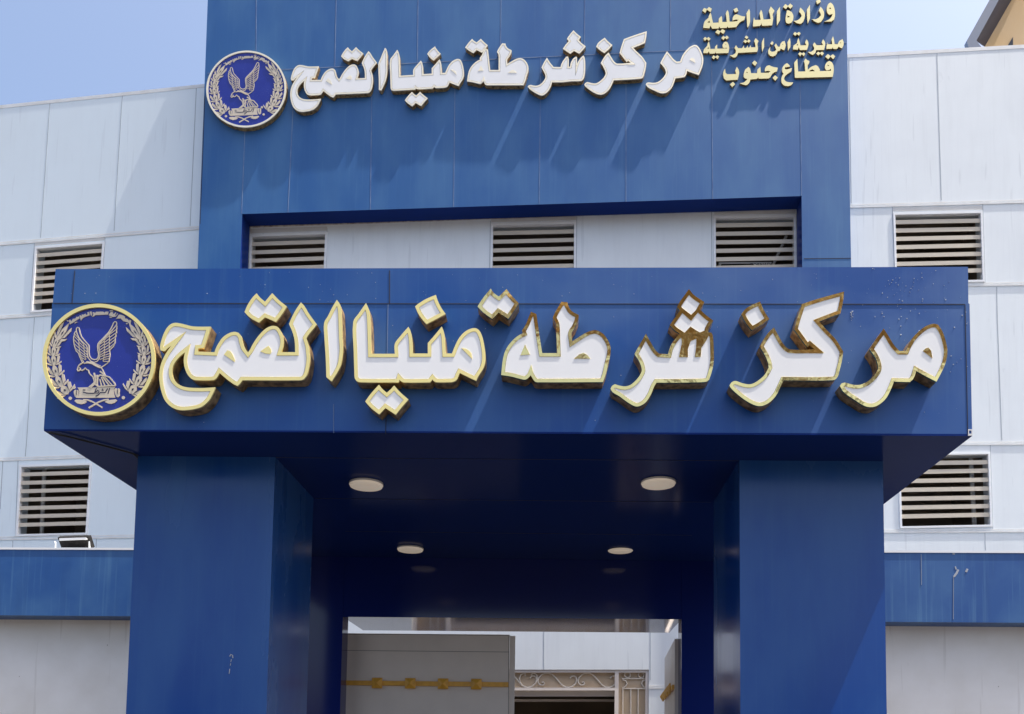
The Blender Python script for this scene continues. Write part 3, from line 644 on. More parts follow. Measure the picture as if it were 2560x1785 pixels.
# the same lettering on the tower: each piece carried over by a few matching points
UP = {}
def carry(k, src, dst):
    f = affine(src, dst); o, h = SIGN[k]
    UP[k] = ([f(p) for p in o], [[f(p) for p in q] for q in h])
carry('lqmh', A_((668,545),(1570,303),(935,1140),(715,1153),(380,1383),(1730,525),(165,783),(152,1050),(1600,1075)), U1((628,645),(1485,385),(888,1155),(668,1195),(380,1397),(1620,570),(190,870),(180,1090),(1490,1075)))
carry('qdots', A_((1005,400),(1283,210),(1430,345),(1150,507),(1320,500)), U1((1018,470),(1268,320),(1390,420),(1140,555),(1290,553)))
carry('alif', T4((347,62),(260,1425),(135,450),(450,870)), U1((1752,355),(1692,1062),(1640,570),(1788,680)))
carry('mnya', B4((220,310),(645,548),(978,545),(1322,1088),(125,1090),(1415,830),(862,1105)), U2((222,355),(613,545),(930,525),(1240,962),(125,1040),(1330,740),(825,1005)))
carry('ndot', B4((712,345),(920,228),(1017,420),(825,520)), U2((722,430),(850,305),(950,430),(825,540)))
carry('ydots', B4((212,1295),(350,1127),(502,1135),(645,1275),(352,1425),(517,1428)), U2((350,1205),(460,1062),(605,1062),(730,1170),(470,1305),(618,1300)))
carry('tdots', C4((135,345),(267,165),(425,170),(548,312),(285,470)), U3((90,390),(202,245),(343,245),(468,352),(218,485)))
carry('th', C4((670,395),(975,297),(1148,430),(1468,760),(372,1030),(1390,1100),(740,1103),(785,812)), U3((432,415),(705,300),(838,430),(1150,760),(130,965),(1070,995),(430,1015),(500,765)))
carry('kz', E4((485,425),(85,945),(355,595),(1113,103),(1105,640),(735,215),(890,372),(570,900),(340,1128),(1080,300)), U4((603,487),(208,1025),(490,665),(1270,122),(1253,665),(885,243),(1025,400),(700,940),(480,1187),(1230,320)))
carry('zdot', E4((190,305),(360,192),(442,350),(285,450)), U4((410,380),(550,230),(685,355),(545,490)))
carry('mr', E4((1468,435),(1345,620),(1075,950),(1340,1138),(1942,912),(2040,630),(1940,392),(1560,912),(1760,815)), U4((1597,465),(1495,650),(1250,1030),(1540,1175),(2140,855),(2220,600),(2090,340),(1735,905),(1945,770)))
UP['shr'] = (U3((1130,1045),(1145,1022),(1180,1016),(1240,1028),(1290,1026),(1345,1000),(1400,940),(1425,885),(1418,835),(1390,780),(1358,725),(1400,640),(1450,560),(1500,640),(1560,715),(1675,718),(1692,660),(1730,597),(1770,545),(1802,540),(1815,600),(1812,710),(1835,710),(1845,655),(1880,585),(1935,540),(1952,555),(1952,708)) +
             U4((75,712),(95,650),(140,580),(190,530),(212,560),(225,700),(215,850),(190,930),(150,960),(0,965)) + U3((1700,970),(1535,970),(1510,1050),(1460,1130),(1400,1180),(1350,1190),(1260,1150),(1170,1090)), [])
UP['shdots'] = (U4((25,105),(85,165),(150,215),(112,270),(165,325),(232,375),(180,440),(125,500),(32,453)) + U3((1840,495),(1780,455),(1715,410),(1765,340),(1815,285),(1783,245),(1835,170)), [])

def shell(pl, o, o0, o1, grow=0.0):         # the side walls of an outline
    mb = MB(); sh_ = pl.n * .014; f = [pl.p(q[0], q[1], o0 - .002) + sh_ for q in o]; d = pl.n * (o1 - o0 - .014); n = len(f)
    # same front outline as the rim, so start the walls from the rim's own depth
    for i in range(n):
        a, b = f[i], f[(i + 1) % n]; mb.face([a, b, b + d, a + d])
    return mb
def letter(key, data, pl, dep, rimw, name, lab, group, rim, cat='sign letter', rec=0.003):
    o, patches = data
    o = smooth(o, 4); ii = inset(o, rimw)
    c = pl.p(sum(p[0] for p in o) / len(o), max(p[1] for p in o), -dep / 2)
    t = thing(name, tuple(c), lab, cat, group)
    MB().prism(pl, o, [ii], -dep, -dep + .014, back=False).build('rim', rim, t)
    shell(pl, o, -dep + .002, -0.001, .0006).build('return', M['gold_side'], t)
    MB().prism(pl, inset(ii, .7), (), -dep + rec, -dep + rec + .012, back=False).build('face', M['acrylic'], t)
    for q in patches: MB().prism(pl, q, (), -dep + rec - .0028, -dep + rec + .002, back=False).build('inlay', rim, t)
    return t
LOW = {
 'lqmh': ('sign_letter', 'white and gold letter group with a hooked tail, beside the emblem on the porch fascia'),
 'qdots': ('letter_dots', 'pair of joined white diamond dots at upper left of the porch fascia sign'),
 'alif': ('sign_letter', 'single slim upright white letter in the left half of the porch fascia sign'),
 'mnya': ('sign_letter', 'white and gold letter group with three spikes in the left half of the porch fascia'),
 'ndot': ('letter_dot', 'single tilted white diamond dot above the three-spiked letters on the porch fascia'),
 'ydots': ('letter_dots', 'pair of white diamond dots hanging below the letters on the porch fascia'),
 'tdots': ('letter_dots', 'pair of white diamond dots at the middle top of the porch fascia'),
 'th': ('sign_letter', 'white letter group with a tall notched post at the middle of the porch fascia'),
 'shr': ('sign_letter', 'white letter group with stacked diamonds fused to its teeth, porch fascia'),
 'zdot': ('letter_dot', 'single white diamond dot over the right half of the porch fascia sign'),
 'kz': ('sign_letter', 'white letter pair with a big slanting arm on the right of the porch fascia'),
 'mr': ('sign_letter', 'white letter pair with a rounded head, rightmost on the porch fascia'),
}
for k, (nm, lab) in LOW.items():
    letter(k, SIGN[k], PF, 0.105, 8.3, nm, lab, 'white channel letters on the porch fascia', M['gold'] if k in ('lqmh', 'qdots', 'alif', 'mnya', 'ndot', 'ydots') else M['gold_b'])
TOPL = {
 'lqmh': ('sign_letter', 'white letter group with a hooked tail, nearest the emblem on the upper blue tower'),
 'qdots': ('letter_dots', 'pair of joined white diamond dots above the leftmost letters of the tower sign'),
 'alif': ('sign_letter', 'single slim upright white letter in the left half of the tower sign'),
 'mnya': ('sign_letter', 'white letter group with three spikes in the left half of the tower sign'),
 'ndot': ('letter_dot', 'single white diamond dot above the three-spiked letters of the tower sign'),
 'ydots': ('letter_dots', 'pair of white diamond dots hanging below the letters of the tower sign'),
 'tdots': ('letter_dots', 'pair of white diamond dots at the middle of the tower sign, touching a spike'),
 'th': ('sign_letter', 'white letter group with a tall notched post at the middle of the tower sign'),
 'shr': ('sign_letter', 'white letter pair with three small teeth and a tail on the tower sign'),
 'shdots': ('letter_dots', 'stack of three joined white diamond dots on the tower sign'),
 'zdot': ('letter_dot', 'single white diamond dot over the right half of the tower sign'),
 'kz': ('sign_letter', 'white letter pair with a big slanting arm on the right of the tower sign'),
 'mr': ('sign_letter', 'white letter pair with a rounded head, at the right end of the tower sign'),
}
for k, (nm, lab) in TOPL.items():
    letter(k, UP[k], PT, 0.085, 3.6, nm, lab, 'white channel letters on the blue tower', M['gold_pale'], rec=0.0012)

# ---------------------------------------------------------------- small gold letters, three lines
S1 = lambda *p: cv(p, 1740, 0, 12.084)
S2 = lambda *p: cv(p, 1930, 0, 12.084)
S3 = lambda *p: cv(p, 1740, 80, 12.084)
S4 = lambda *p: cv(p, 1930, 80, 12.084)
S5 = lambda *p: cv(p, 1790, 130, 12.084)
S6 = lambda *p: cv(p, 1930, 130, 12.084)
def pair(f, d1, d2):
    mx, my = (d1[2][0] + d2[0][0]) / 2, (d1[2][1] + d2[0][1]) / 2
    return (f(d1[0], d1[1], (mx, my - 8), d2[1], d2[2], d2[3], (mx, my + 8), d1[3]), [])
def rev(f, o, *h): return (f(*o), [f(*q) for q in h])
L1, L2, L3 = 'top line of small gold letters', 'middle line of small gold letters', 'bottom line of small gold letters'
GOLD = [
 (L1, 'letter_dots', 'double gold dot at the left end of the top gold line', pair(S1, ((190,320),(245,240),(330,285),(280,390)), ((335,275),(390,210),(480,262),(435,365)))),
 (L1, 'gold_letter', 'long gold letter group at the left end of the top gold line', rev(S1, ((435,385),(460,440),(490,590),(515,690),(685,680),(690,560),(770,480),(785,510),(795,665),(930,660),(900,400),(950,300),(985,370),(1015,655),(1225,640),(1285,600),(1200,592),(1105,620),(1110,540),(1150,460),(1220,430),(1300,455),(1400,490),(1490,495),(1460,605),(1400,625),(1330,670),(1270,740),(1210,820),(975,835),(945,790),(930,840),(725,850),(705,800),(680,860),(490,865),(440,770),(405,855),(215,840),(240,700),(280,620),(380,540),(385,490)), ((335,680),(405,620),(425,685)))),
 (L1, 'letter_dot', 'single gold dot above the left half of the top gold line', rev(S1, ((1130,285),(1235,230),(1280,325),(1180,375)))),
 (L1, 'letter_dots', 'double gold dot below the left half of the top gold line', pair(S1, ((585,975),(650,895),(735,950),(690,1040)), ((740,950),(790,875),(885,930),(825,1025)))),
 (L1, 'gold_letter', 'slim upright gold letter left of the middle of the top gold line', rev(S1, ((1525,400),(1605,265),(1630,340),(1635,650),(1600,780),(1550,830),(1535,600)))),
 (L1, 'gold_letter', 'two-post gold letter group at the middle of the top gold line', rev(S1, ((1755,515),(1775,600),(1955,600),(1920,400),(1965,295),(2000,370),(2040,590),(2255,577),(2240,470),(2200,330),(2260,195),(2371,320),(2311,440),(2331,560),(2300,765),(2000,780),(1975,710),(1930,785),(1720,800),(1730,650)))),
 (L1, 'gold_letter', 'slim upright gold letter beside the round dotted one in the top gold line', rev(S2, ((150,340),(240,200),(248,400),(243,610),(150,770),(145,560)))),
 (L1, 'letter_dots', 'double gold dot over the round letter in the top gold line', pair(S2, ((335,210),(405,120),(480,185),(420,275)), ((480,185),(550,105),(635,180),(555,265)))),
 (L1, 'gold_letter', 'round closed gold letter under a double dot in the top gold line', rev(S2, ((455,310),(520,320),(600,370),(645,470),(635,600),(590,680),(510,715),(430,690),(410,600),(425,450)), ((465,470),(550,505),(470,535)))),
 (L1, 'gold_letter', 'hooked gold letter without a dot, in the right half of the top gold line', rev(S2, ((850,230),(930,300),(990,410),(985,540),(930,670),(860,720),(760,700),(650,630),(740,622),(830,570),(900,480),(870,410),(820,360)))),
 (L1, 'gold_letter', 'slim pale upright letter between two hooks in the top gold line', rev(S2, ((1055,290),(1145,145),(1150,550),(1080,715),(1060,540)))),
 (L1, 'gold_letter', 'hooked gold letter under a single dot in the top gold line', rev(S2, ((1465,200),(1530,280),(1575,400),(1560,530),(1480,660),(1400,690),(1310,660),(1200,575),(1290,585),(1390,550),(1480,460),(1460,390),(1415,320)))),
 (L1, 'letter_dot', 'single gold dot at the very top, right half of the top gold line', rev(S2, ((1330,20),(1455,-25),(1475,55),(1365,125)))),
 (L1, 'gold_letter', 'looped comma-shaped gold letter, rightmost in the top gold line', rev(S2, ((1765,75),(1840,140),(1890,280),(1905,460),(1875,590),(1800,645),(1575,655),(1700,600),(1790,520),(1835,420),(1740,448),(1690,410),(1655,320),(1665,200),(1710,110)), ((1720,250),(1755,225),(1790,250),(1755,275)))),
 (L2, 'letter_dots', 'double gold dot at the far left of the middle gold line', pair(S3, ((220,205),(275,145),(325,195),(275,265)), ((330,205),(380,150),(440,205),(385,270)))),
 (L2, 'gold_letter', 'long gold letter group at the left end of the middle gold line', rev(S3, ((385,285),(410,360),(435,515),(575,510),(575,440),(640,375),(640,505),(940,497),(930,470),(850,495),(805,460),(800,390),(840,320),(900,285),(960,320),(995,420),(1000,520),(975,635),(610,645),(590,605),(565,650),(420,655),(380,585),(355,640),(218,630),(240,530),(300,460),(345,410),(345,370)), ((335,500),(390,460),(395,505)), ((870,380),(900,365),(915,385)))),
 (L2, 'letter_dots', 'double gold dot over the looped letter in the left of the middle gold line', pair(S3, ((765,180),(825,115),(880,165),(830,240)), ((880,165),(930,105),(990,160),(930,225)))),
 (L2, 'letter_dots', 'double gold dot below the left end of the middle gold line', pair(S3, ((475,770),(530,700),(585,755),(535,825)), ((590,755),(645,695),(700,745),(650,820)))),
 (L2, 'gold_letter', 'toothed gold letter group with a tail in the middle gold line', rev(S3, ((1210,400),(1270,490),(1390,490),(1450,400),(1450,480),(1515,480),(1565,400),(1565,470),(1610,470),(1650,400),(1660,465),(1800,460),(1790,370),(1755,270),(1800,185),(1890,270),(1855,360),(1870,500),(1845,600),(1270,630),(1240,720),(1180,770),(1120,765),(1020,700),(1110,690),(1190,640),(1210,570),(1165,470)))),
 (L2, 'letter_dots', 'lower double gold dot of the triple dot over the teeth in the middle gold line', pair(S3, ((1430,285),(1480,225),(1545,280),(1495,335)), ((1545,280),(1590,215),(1650,265),(1600,325)))),
 (L2, 'letter_dot', 'single gold dot topping the triple dot over the teeth in the middle gold line', rev(S3, ((1470,160),(1525,105),(1585,160),(1530,215)))),
 (L2, 'gold_letter', 'slim upright gold letter right of the toothed group in the middle gold line', rev(S3, ((1990,300),(2055,170),(2060,450),(2000,600),(1985,450)))),
 (L2, 'gold_letter', 'gold letter group ending in a deep round bowl, middle gold line', rev(S4, ((115,345),(185,445),(240,440),(255,360),(310,290),(380,270),(412,380),(412,430),(370,552),(260,500),(240,560),(165,580),(140,670),(70,722),(0,735),(-66,710),(-116,640),(-110,550),(-51,440),(-60,560),(0,600),(90,580),(130,530),(75,410)), ((305,365),(330,375),(340,395),(320,390)))),
 (L2, 'letter_dot', 'single gold dot above the round bowl in the middle gold line', rev(S4, ((-50,350),(0,275),(50,325),(5,395)))),
 (L2, 'gold_letter', 'slim leaf-shaped gold letter in the right half of the middle gold line', rev(S4, ((470,300),(540,180),(560,300),(555,450),(485,570),(475,450)))),
 (L2, 'letter_dots', 'double gold dot between the top and middle gold lines, right half', pair(S4, ((640,55),(695,-5),(750,50),(705,115)), ((755,50),(810,-5),(868,35),(815,110)))),
 (L2, 'gold_letter', 'two-spiked gold letter pair in the right half of the middle gold line', rev(S4, ((800,180),(825,250),(860,405),(1035,400),(1000,310),(1040,220),(1090,290),(1100,400),(1055,540),(850,545),(805,460),(780,535),(630,525),(650,410),(760,330),(765,270)), ((735,400),(780,355),(785,405)))),
 (L2, 'letter_dots', 'double gold dot just above the tall posts of the bottom gold line', pair(S4, ((790,660),(845,605),(905,655),(850,730)), ((905,655),(955,610),(1008,660),(955,730)))),
 (L2, 'gold_letter', 'gold letter pair with a curved tail, second from right, middle gold line', rev(S4, ((1280,310),(1350,400),(1540,395),(1500,310),(1545,215),(1600,310),(1605,400),(1570,540),(1340,545),(1300,640),(1230,690),(1180,670),(1085,600),(1180,600),(1260,540),(1280,490),(1235,390)))),
 (L2, 'letter_dots', 'double gold dot under the tailed pair at the right of the middle gold line', pair(S4, ((1335,650),(1395,590),(1450,640),(1405,710)), ((1455,640),(1510,590),(1570,640),(1515,710)))),
 (L2, 'gold_letter', 'gold letter pair with a round head, rightmost in the middle gold line', rev(S4, ((1680,300),(1680,370),(1820,370),(1800,220),(1845,130),(1870,220),(1890,365),(1985,370),(2030,270),(2130,215),(2160,300),(2160,400),(2110,495),(2010,440),(1965,510),(1850,510),(1835,460),(1810,505),(1640,510),(1655,400)), ((2050,320),(2070,305),(2090,340),(2075,345)))),
 (L3, 'gold_letter', 'open boat-shaped gold letter, leftmost in the bottom gold line', rev(S5, ((275,500),(285,620),(330,670),(610,665),(580,560),(630,445),(690,550),(700,650),(655,835),(310,860),(240,800),(215,690),(230,580)))),
 (L3, 'letter_dot', 'single gold dot under the boat-shaped letter of the bottom gold line', rev(S5, ((420,975),(510,900),(580,970),(490,1060)))),
 (L3, 'gold_letter', 'gold letter group with a loop and a tail, left in the bottom gold line', rev(S5, ((980,450),(1030,500),(1060,640),(1240,640),(1250,530),(1340,445),(1355,630),(1590,625),(1650,580),(1560,570),(1475,590),(1480,500),(1530,420),(1610,400),(1700,440),(1870,475),(1840,590),(1770,610),(1700,660),(1640,760),(1580,800),(1300,805),(1270,770),(1240,810),(1040,830),(1010,920),(940,995),(860,995),(715,945),(830,920),(900,870),(950,810),(880,800),(835,750),(840,650),(880,530)), ((910,605),(935,600),(970,640),(930,630)))),
 (L3, 'letter_dot', 'single gold dot above the looped group of the bottom gold line', rev(S5, ((1090,330),(1165,255),(1245,325),(1180,420)))),
 (L3, 'letter_dot', 'single gold dot below the middle of the bottom gold line', rev(S5, ((1710,780),(1785,700),(1870,775),(1795,865)))),
 (L3, 'gold_letter', 'tall curled gold letter like a mirrored 3 in the bottom gold line', rev(S6, ((455,335),(520,390),(545,440),(400,460),(385,495),(410,525),(480,520),(605,480),(580,590),(500,640),(410,710),(365,790),(380,850),(450,900),(645,920),(580,1000),(490,1030),(370,1015),(300,950),(280,850),(300,730),(350,660),(310,590),(310,480),(380,380)))),
 (L3, 'gold_letter', 'wide gold letter group with two tall posts at the right of the bottom gold line', rev(S6, ((765,205),(790,590),(1005,585),(985,350),(965,280),(1020,190),(1060,240),(1130,270),(1120,340),(1080,390),(1080,540),(1180,450),(1320,395),(1390,430),(1450,540),(1440,575),(1785,567),(1770,500),(1730,545),(1640,555),(1595,480),(1610,380),(1670,300),(1740,270),(1810,310),(1855,400),(1865,560),(1835,750),(720,780),(690,760),(680,520),(672,320)), ((1115,585),(1160,545),(1220,525),(1265,550),(1295,580)), ((1660,400),(1690,388),(1730,415),(1710,425)))),
 (L3, 'letter_dots', 'double gold dot over the looped head at the right of the bottom gold line', pair(S6, ((1605,140),(1690,60),(1765,130),(1700,215)), ((1770,130),(1840,65),(1912,130),(1850,215)))),
]
for grp, nm, lab, (o, h) in GOLD:
    o = smooth(o, 3, 32) if len(o) > 8 else o
    mb = MB().prism(PT, o, h, -0.034, -0.001, back=False)
    ob = tag(mb.build(nm, M['gold_flat']), lab, 'sign letter', grp); ob.data.materials.append(M['gold_side'])
    for f_ in ob.data.polygons:
        if abs(f_.normal.dot(PT.n)) < .5: f_.material_index = 1

# ---------------------------------------------------------------- round emblems
G_ = lambda p: [(90 + x / 4.851, 740 + y / 4.851) for x, y in p]
H_ = lambda p: [(170 + x / 12.315, 790 + y / 12.315) for x, y in p]
I_ = lambda p: [(170 + x / 11.436, 890 + y / 11.436) for x, y in p]
J_ = lambda p: [(110 + x / 8.0, 800 + y / 8.0) for x, y in p]
K_ = lambda p: [(160 + x / 12.756, 765 + y / 12.756) for x, y in p]
WING = [  # (stroke, width) of the eagle's wings
 (H_(((345,400),(370,520),(410,630),(500,740),(640,900),(645,960),(640,1100),(660,1230),(720,1310),(800,1342),(880,1330),(928,1270),(942,1180),(920,1060),(908,940),(920,860),(960,800),(1100,660),(1250,500),(1340,350),(1400,210),(1440,168),(1482,182),(1500,235),(1480,290))), 30),
 (H_(((345,400),(330,360),(300,345),(262,370),(250,430),(280,560),(330,660),(420,770),(565,905),(587,960),(590,1180),(620,1290),(700,1385),(800,1425),(900,1390),(965,1290),(985,1180),(968,1060),(950,960),(955,860),(1110,690),(1270,530),(1480,290))), 26),
 (H_(((240,460),(195,530),(190,600),(172,640),(170,740),(185,860),(215,980),(255,1080),(330,1150),(350,1230),(390,1320),(430,1410),(470,1450))), 28),
 (H_(((1480,280),(1505,300),(1500,400),(1488,420),(1495,520),(1472,540),(1470,640),(1452,660),(1450,740),(1440,840),(1400,930),(1300,1030),(1275,1050),(1290,1150),(1288,1240),(1270,1300),(1258,1400),(1200,1460),(1100,1530),(1000,1590))), 28),
 (H_(((330,690),(335,880),(350,1080),(400,1260),(480,1420))), 22), (H_(((480,870),(490,1000),(500,1150),(550,1330))), 20),
 (H_(((1265,520),(1275,700),(1270,900),(1265,1040))), 24), (H_(((1108,690),(1115,900),(1118,1100),(1105,1250),(1075,1390))), 22),
 (H_(((560,1405),(700,1425),(850,1500),(1020,1590))), 34), (H_(((690,1400),(850,1465),(1010,1540))), 22),
]
for a in (((195,540),(330,690)), ((190,620),(335,770)), ((178,720),(335,885)), ((188,850),(342,985)), ((218,975),(348,1095)),
          ((335,700),(475,860)), ((338,800),(485,940)), ((345,890),(488,1020)), ((352,990),(492,1110)), ((360,1085),(500,1200)), ((375,1180),(515,1270)), ((400,1270),(540,1345)),
          ((485,930),(580,1020)), ((490,1030),(585,1110)), ((497,1120),(592,1195)), ((512,1210),(610,1275)),
          ((1500,400),(1270,570)), ((1490,510),(1275,660)), ((1470,620),(1275,765)), ((1450,720),(1272,870)), ((1440,830),(1268,985)),
          ((1265,600),(1115,735)), ((1270,700),(1115,815)), ((1270,790),(1117,895)), ((1268,880),(1118,975)), ((1266,970),(1120,1060)), ((1270,1060),(1120,1140)), ((1284,1150),(1116,1210)), ((1282,1230),(1110,1275)), ((1270,1310),(1098,1335)), ((1250,1400),(1080,1392)),
          ((1110,770),(985,870)), ((1114,860),(980,960)), ((1115,950),(985,1040)), ((1116,1040),(1000,1115)), ((1116,1120),(1005,1190)), ((1108,1200),(995,1255)), ((1098,1290),(975,1340))):
    WING.append((H_(a), 19))
BODY = [
 (I_(((430,185),(340,235),(300,280),(283,325),(262,385),(278,425),(320,415),(340,385),(350,345),(318,330))), 30),
 (I_(((345,395),(400,408),(450,385),(492,335),(535,388),(580,402),(600,480),(650,540),(705,585),(740,680),(750,750),(690,810),(590,890))), 30),
 (I_(((450,205),(560,190),(680,215),(800,285),(880,322),(950,335),(985,390),(1010,450),(1055,545))), 30),
 (I_(((910,435),(960,470),(1050,548))), 40), (I_(((905,540),(1050,560),(1180,600),(1320,765),(1350,845))), 36), (I_(((1350,845),(1180,850),(860,872))), 34),
 (I_(((740,480),(765,600),(792,700),(765,790),(640,905))), 40), (I_(((820,540),(838,640),(832,800),(850,870))), 38), (I_(((905,540),(850,600),(838,700))), 40),
 (I_(((905,660),(960,865))), 30), (I_(((950,600),(1060,858))), 32), (I_(((985,585),(1180,848))), 34), (I_(((1040,590),(1270,845))), 26), (I_(((765,790),(850,868))), 40),
]
PLAQ = [I_(((270,900),(590,893),(700,900),(1340,885),(1306,960),(1312,1060),(1345,1190),(270,1200),(312,1120),(326,1020),(300,940))),
        I_(((190,970),(162,1010),(170,1080),(200,1160),(240,1195),(285,1190),(300,1100),(300,1000),(275,965),(250,990),(225,965))),
        I_(((1340,925),(1318,970),(1340,1060),(1380,1165),(1430,1180),(1475,1140),(1480,950),(1450,918),(1412,945),(1385,918)))]
WORD = [(I_(((1190,915),(1140,1080))), 30), (I_(((1135,925),(1065,1040),(920,1042),(860,1110),(790,1150))), 30), (I_(((810,920),(752,1060),(850,1060),(892,1005),(850,975),(780,1040))), 28),
        (I_(((752,1062),(640,1064),(520,1055),(430,1030))), 30), (I_(((420,967),(495,970))), 26), (I_(((960,972),(1015,980))), 28), (I_(((985,930),(992,955))), 28),
        (I_(((245,985),(240,1080),(250,1110))), 18), (I_(((1412,950),(1415,1050),(1430,1085))), 18)]
BRAN = [I_(((180,1285),(220,1246),(330,1243),(470,1262),(545,1310),(460,1362),(360,1376),(260,1350))), I_(((1405,1275),(1372,1238),(1240,1252),(1120,1268),(1045,1308),(1150,1358),(1240,1366),(1330,1335)))]
STEM = [(I_(((430,1250),(560,1252),(700,1305),(980,1470))), 44), (I_(((1160,1238),(1040,1256),(880,1310),(590,1480))), 44)]
STUD = [(165, 895), (60, 1205), (1580, 1190), (1512, 888)]
TEXT = [K_(p) for p in (
 ((160,455),(195,430),(215,468),(245,478),(290,395),(312,418),(335,395),(360,400),(400,340),(425,352),(480,330),(495,390),(420,440),(300,520),(180,590)),
 ((490,305),(528,290),(548,338),(575,262),(610,285),(640,262),(690,240),(692,288),(755,268),(742,200),(800,185),(812,300),(700,332),(600,380),(540,462),(512,385)),
 ((822,182),(880,176),(895,298),(852,304)),
 ((912,202),(960,196),(982,235),(1022,182),(1250,177),(1290,212),(1330,180),(1422,180),(1398,270),(1000,290),(935,340),(896,334),(930,290)),
 ((1440,260),(1490,192),(1560,190),(1552,240),(1592,250),(1640,200),(1662,212),(1620,300),(1660,296),(1700,230),(1722,246),(1650,335),(1560,348),(1420,290)),
 ((1722,312),(1762,272),(1832,282),(1870,290),(1940,330),(1942,398),(2010,400),(2078,468),(2098,430),(2140,462),(2118,572),(2010,512),(1890,480),(1800,392),(1650,400),(1700,362)),
 ((85,460),(135,458),(138,488),(95,492)), ((1455,140),(1560,135),(1562,165),(1458,168)), ((330,530),(420,495),(425,515),(340,555)), ((1450,340),(1530,345),(1528,372),(1455,368)), ((1975,545),(2030,545),(2030,575),(1978,575)))]
def wreath():
    out, ink = [], []
    cl = [(470,1400),(390,1290),(300,1180),(225,1000),(190,800),(195,620),(215,500),(285,360),(390,200),(490,75)]
    segs = [((470,1470),(340,1310),190,1.2), ((350,1330),(235,1090),150,1), ((262,1120),(185,880),140,1), ((205,900),(178,680),125,1), ((180,715),(205,500),112,1), ((196,540),(290,320),105,1), ((275,390),(490,75),120,1)]
    for (a, b, w, e) in segs:
        dx, dy = b[0] - a[0], b[1] - a[1]; l = math.hypot(dx, dy); tx, ty = dx / l, dy / l; nx, ny = -ty, tx
        P = lambda s, n: (a[0] + tx * s * l + nx * n * w, a[1] + ty * s * l + ny * n * w)
        out.append([P(-.08, 0), P(.1, .34), P(.38, .46), P(.66, .34), P(1.03, 0), P(.66, -.34), P(.38, -.46), P(.1, -.34)])
        for sg in (1, -1):
            out.append([P(.10, .22 * sg), P(.28, .78 * sg), P(.72, 1.02 * sg), P(.92, .80 * sg), P(.70, .62 * sg), P(.52, .36 * sg)])
            out.append([P(-.02, .25 * sg), P(.02, .7 * sg), P(.16, 1.12 * sg), P(.30, 1.20 * sg), P(.22, .92 * sg), P(.14, .5 * sg)])
            ink.append([P(.16, .33 * sg), P(.46, .48 * sg), P(.78, .62 * sg), P(.5, .38 * sg)])
        ink.append([P(.28, 0), P(.42, .10), P(.58, 0), P(.42, -.10)])
    return [J_(p) for p in out], [J_(p) for p in ink]
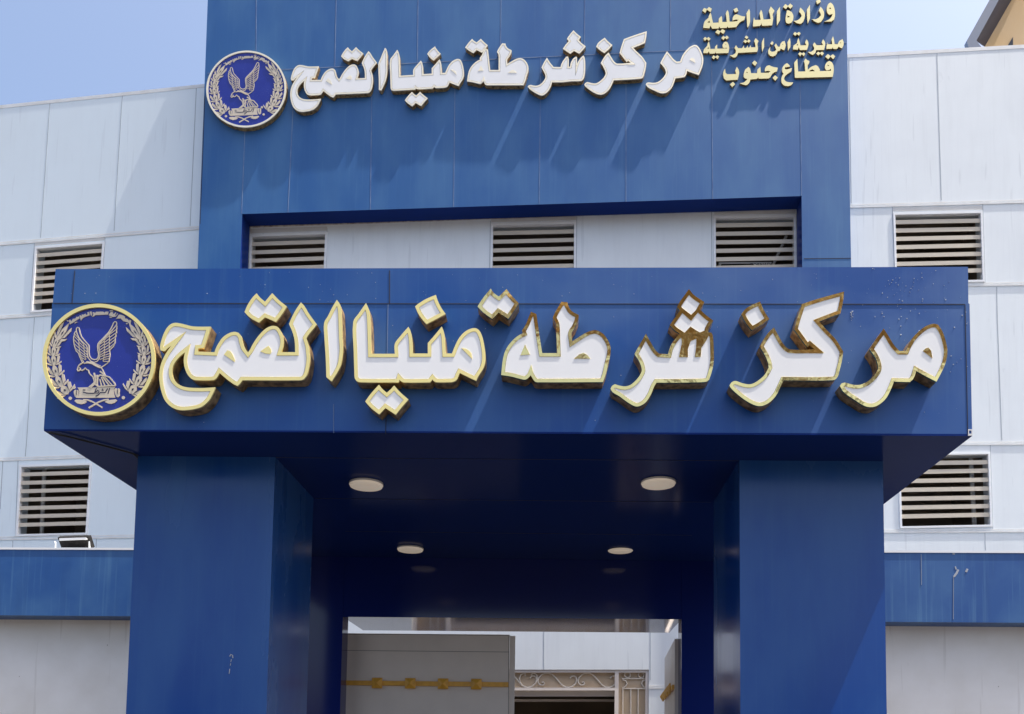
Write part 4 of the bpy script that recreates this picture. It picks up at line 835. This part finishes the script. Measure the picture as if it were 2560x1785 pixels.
def emblem(fm, c, rx, ry, sh, pl, dep, sc, lab, studs, rim, ri=.935):
    def ell(k, n=96): return [(c[0] + rx * k * math.cos(2 * math.pi * i / n), c[1] + ry * k * math.sin(2 * math.pi * i / n) + sh * rx * k * math.cos(2 * math.pi * i / n)) for i in range(n)]
    t = thing('emblem', tuple(pl.p(*c)), lab, 'emblem', 'round eagle emblems')
    MB().prism(pl, ell(1), [ell(ri)], -dep, -dep + .016, back=False).build('rim', rim, t)
    shell(pl, ell(1), -dep + .002, -0.001).build('return', M['gold_side'], t)
    d0 = -dep + .012 * sc
    MB().prism(pl, ell(ri), (), d0, d0 + .01, back=False).build('enamel_disc', M['enamel'], t)
    lv = [0.0]
    def put(mb, polys=(), strokes=(), base=.004, w=1.0):
        for p in polys:
            lv[0] += .00004; mb.prism(pl, [fm(q) for q in p], (), d0 - base * sc - lv[0], d0 - .0002, back=False)
        for p, ww in strokes:
            lv[0] += .00004; mb.ribbon(pl, [fm(q) for q in p], ww, d0 - base * sc - lv[0], d0 - .0002)
        return mb
    k = (rx / 141.0) / 12.3
    eg = put(MB(), (), [(p, w * k) for p, w in WING]); put(eg, (), [(p, w * k * 1.08) for p, w in BODY]); eg.build('eagle', M['relief'], t)
    lv[0] = 0
    wl_, wi = wreath()
    for mir in (False, True):
        m_ = (lambda q: q) if not mir else (lambda q: (493.4 - q[0] - (q[1] - 899) * .0, q[1] - 2.0))
        w = put(MB(), [[m_(q) for q in p] for p in wl_]).build('wreath', M['relief'], t)
        put(MB(), [[m_(q) for q in p] for p in wi], base=.0046).build('leaf_groove', M['ink'], w)
    lv[0] = 0
    pq = put(MB(), PLAQ).build('plaque', M['relief'], t)
    put(MB(), (), [(p, w * k * .95) for p, w in WORD], base=.0052).build('plaque_word', M['ink'], pq)
    lv[0] = 0
    put(MB(), TEXT).build('inscription', M['relief'], t)
    lv[0] = 0
    put(MB(), BRAN, [(p, w * k) for p, w in STEM]).build('crossed_branches', M['relief'], t)
    for s in STUD[:studs]:
        p = I_((s,))[0]; put(MB(), [[(p[0] + 4.1 * math.cos(a * .5236), p[1] + 4.1 * math.sin(a * .5236)) for a in range(12)]]).build('stud', M['relief'], t)
emblem(lambda q: q, (246.7, 899), 141, 140, 0.0, PF, 0.115, 1.0, 'large round blue eagle emblem with gold rim at the left end of the porch fascia', 3, M['gold'])
emblem(lambda q: (615.4 + (q[0] - 246.7) * .709, 222.4 + (q[1] - 899) * .686 - (q[0] - 246.7) * .026), (615.4, 222.4), 100, 96, -.02, PT, 0.09, 1.0,
       'round blue eagle emblem at the left edge of the upper blue tower', 4, M['gold_pale'], .955)

# ---------------------------------------------------------------- behind the viewer, unseen: a tree added to give the gold rims brown reflections
tr = thing('added_reflection_tree', (6, -12, 0), 'brown tree added out of view behind the camera to be mirrored in the gold rims', 'tree')
tk = MB()
for a, b, r0 in (((6, -12, 0), (6.2, -12.1, 9.5), .22), ((6.2, -12.1, 9.2), (2.0, -12, 13.2), .12), ((6.2, -12.1, 9.2), (9.6, -12.2, 13.4), .12), ((6.2, -12.1, 9.2), (6, -12, 14), .13)): tk.tube([a, lerp(a, b, .5), b], r0, 8)
tk.build('trunk', M['bark'], tr)
cr = MB()
for cx_, cz_, rx_, rz_, n_ in ((-.6, 13.9, 1.3, .7, 120), (1.6, 13.7, 1.9, 1.2, 260), (4.4, 13.6, 1.8, 1.4, 280), (7.2, 13.3, 2.0, 1.5, 280), (9.9, 13.5, 1.9, 1.4, 260), (4.5, 15.4, 3.2, 1.0, 220)):
    for i in range(n_):
        d_ = Vector((random.gauss(0, 1), random.gauss(0, 1), random.gauss(0, 1))).normalized() * random.random() ** .4
        c_ = Vector((cx_ + d_.x * rx_, -12 + d_.y * 1.2, cz_ + d_.z * rz_)); s_ = random.uniform(.14, .34)
        u_ = Vector((random.uniform(-1, 1), random.uniform(-.5, .5), random.uniform(-1, 1))).normalized() * s_; w_ = u_.cross(Vector((random.uniform(-.4, .4), 1, random.uniform(-.4, .4)))).normalized() * s_ * .5
        cr.face([c_ - u_, c_ + w_, c_ + u_, c_ - w_])
cr.build('crown', M['brown'], tr)
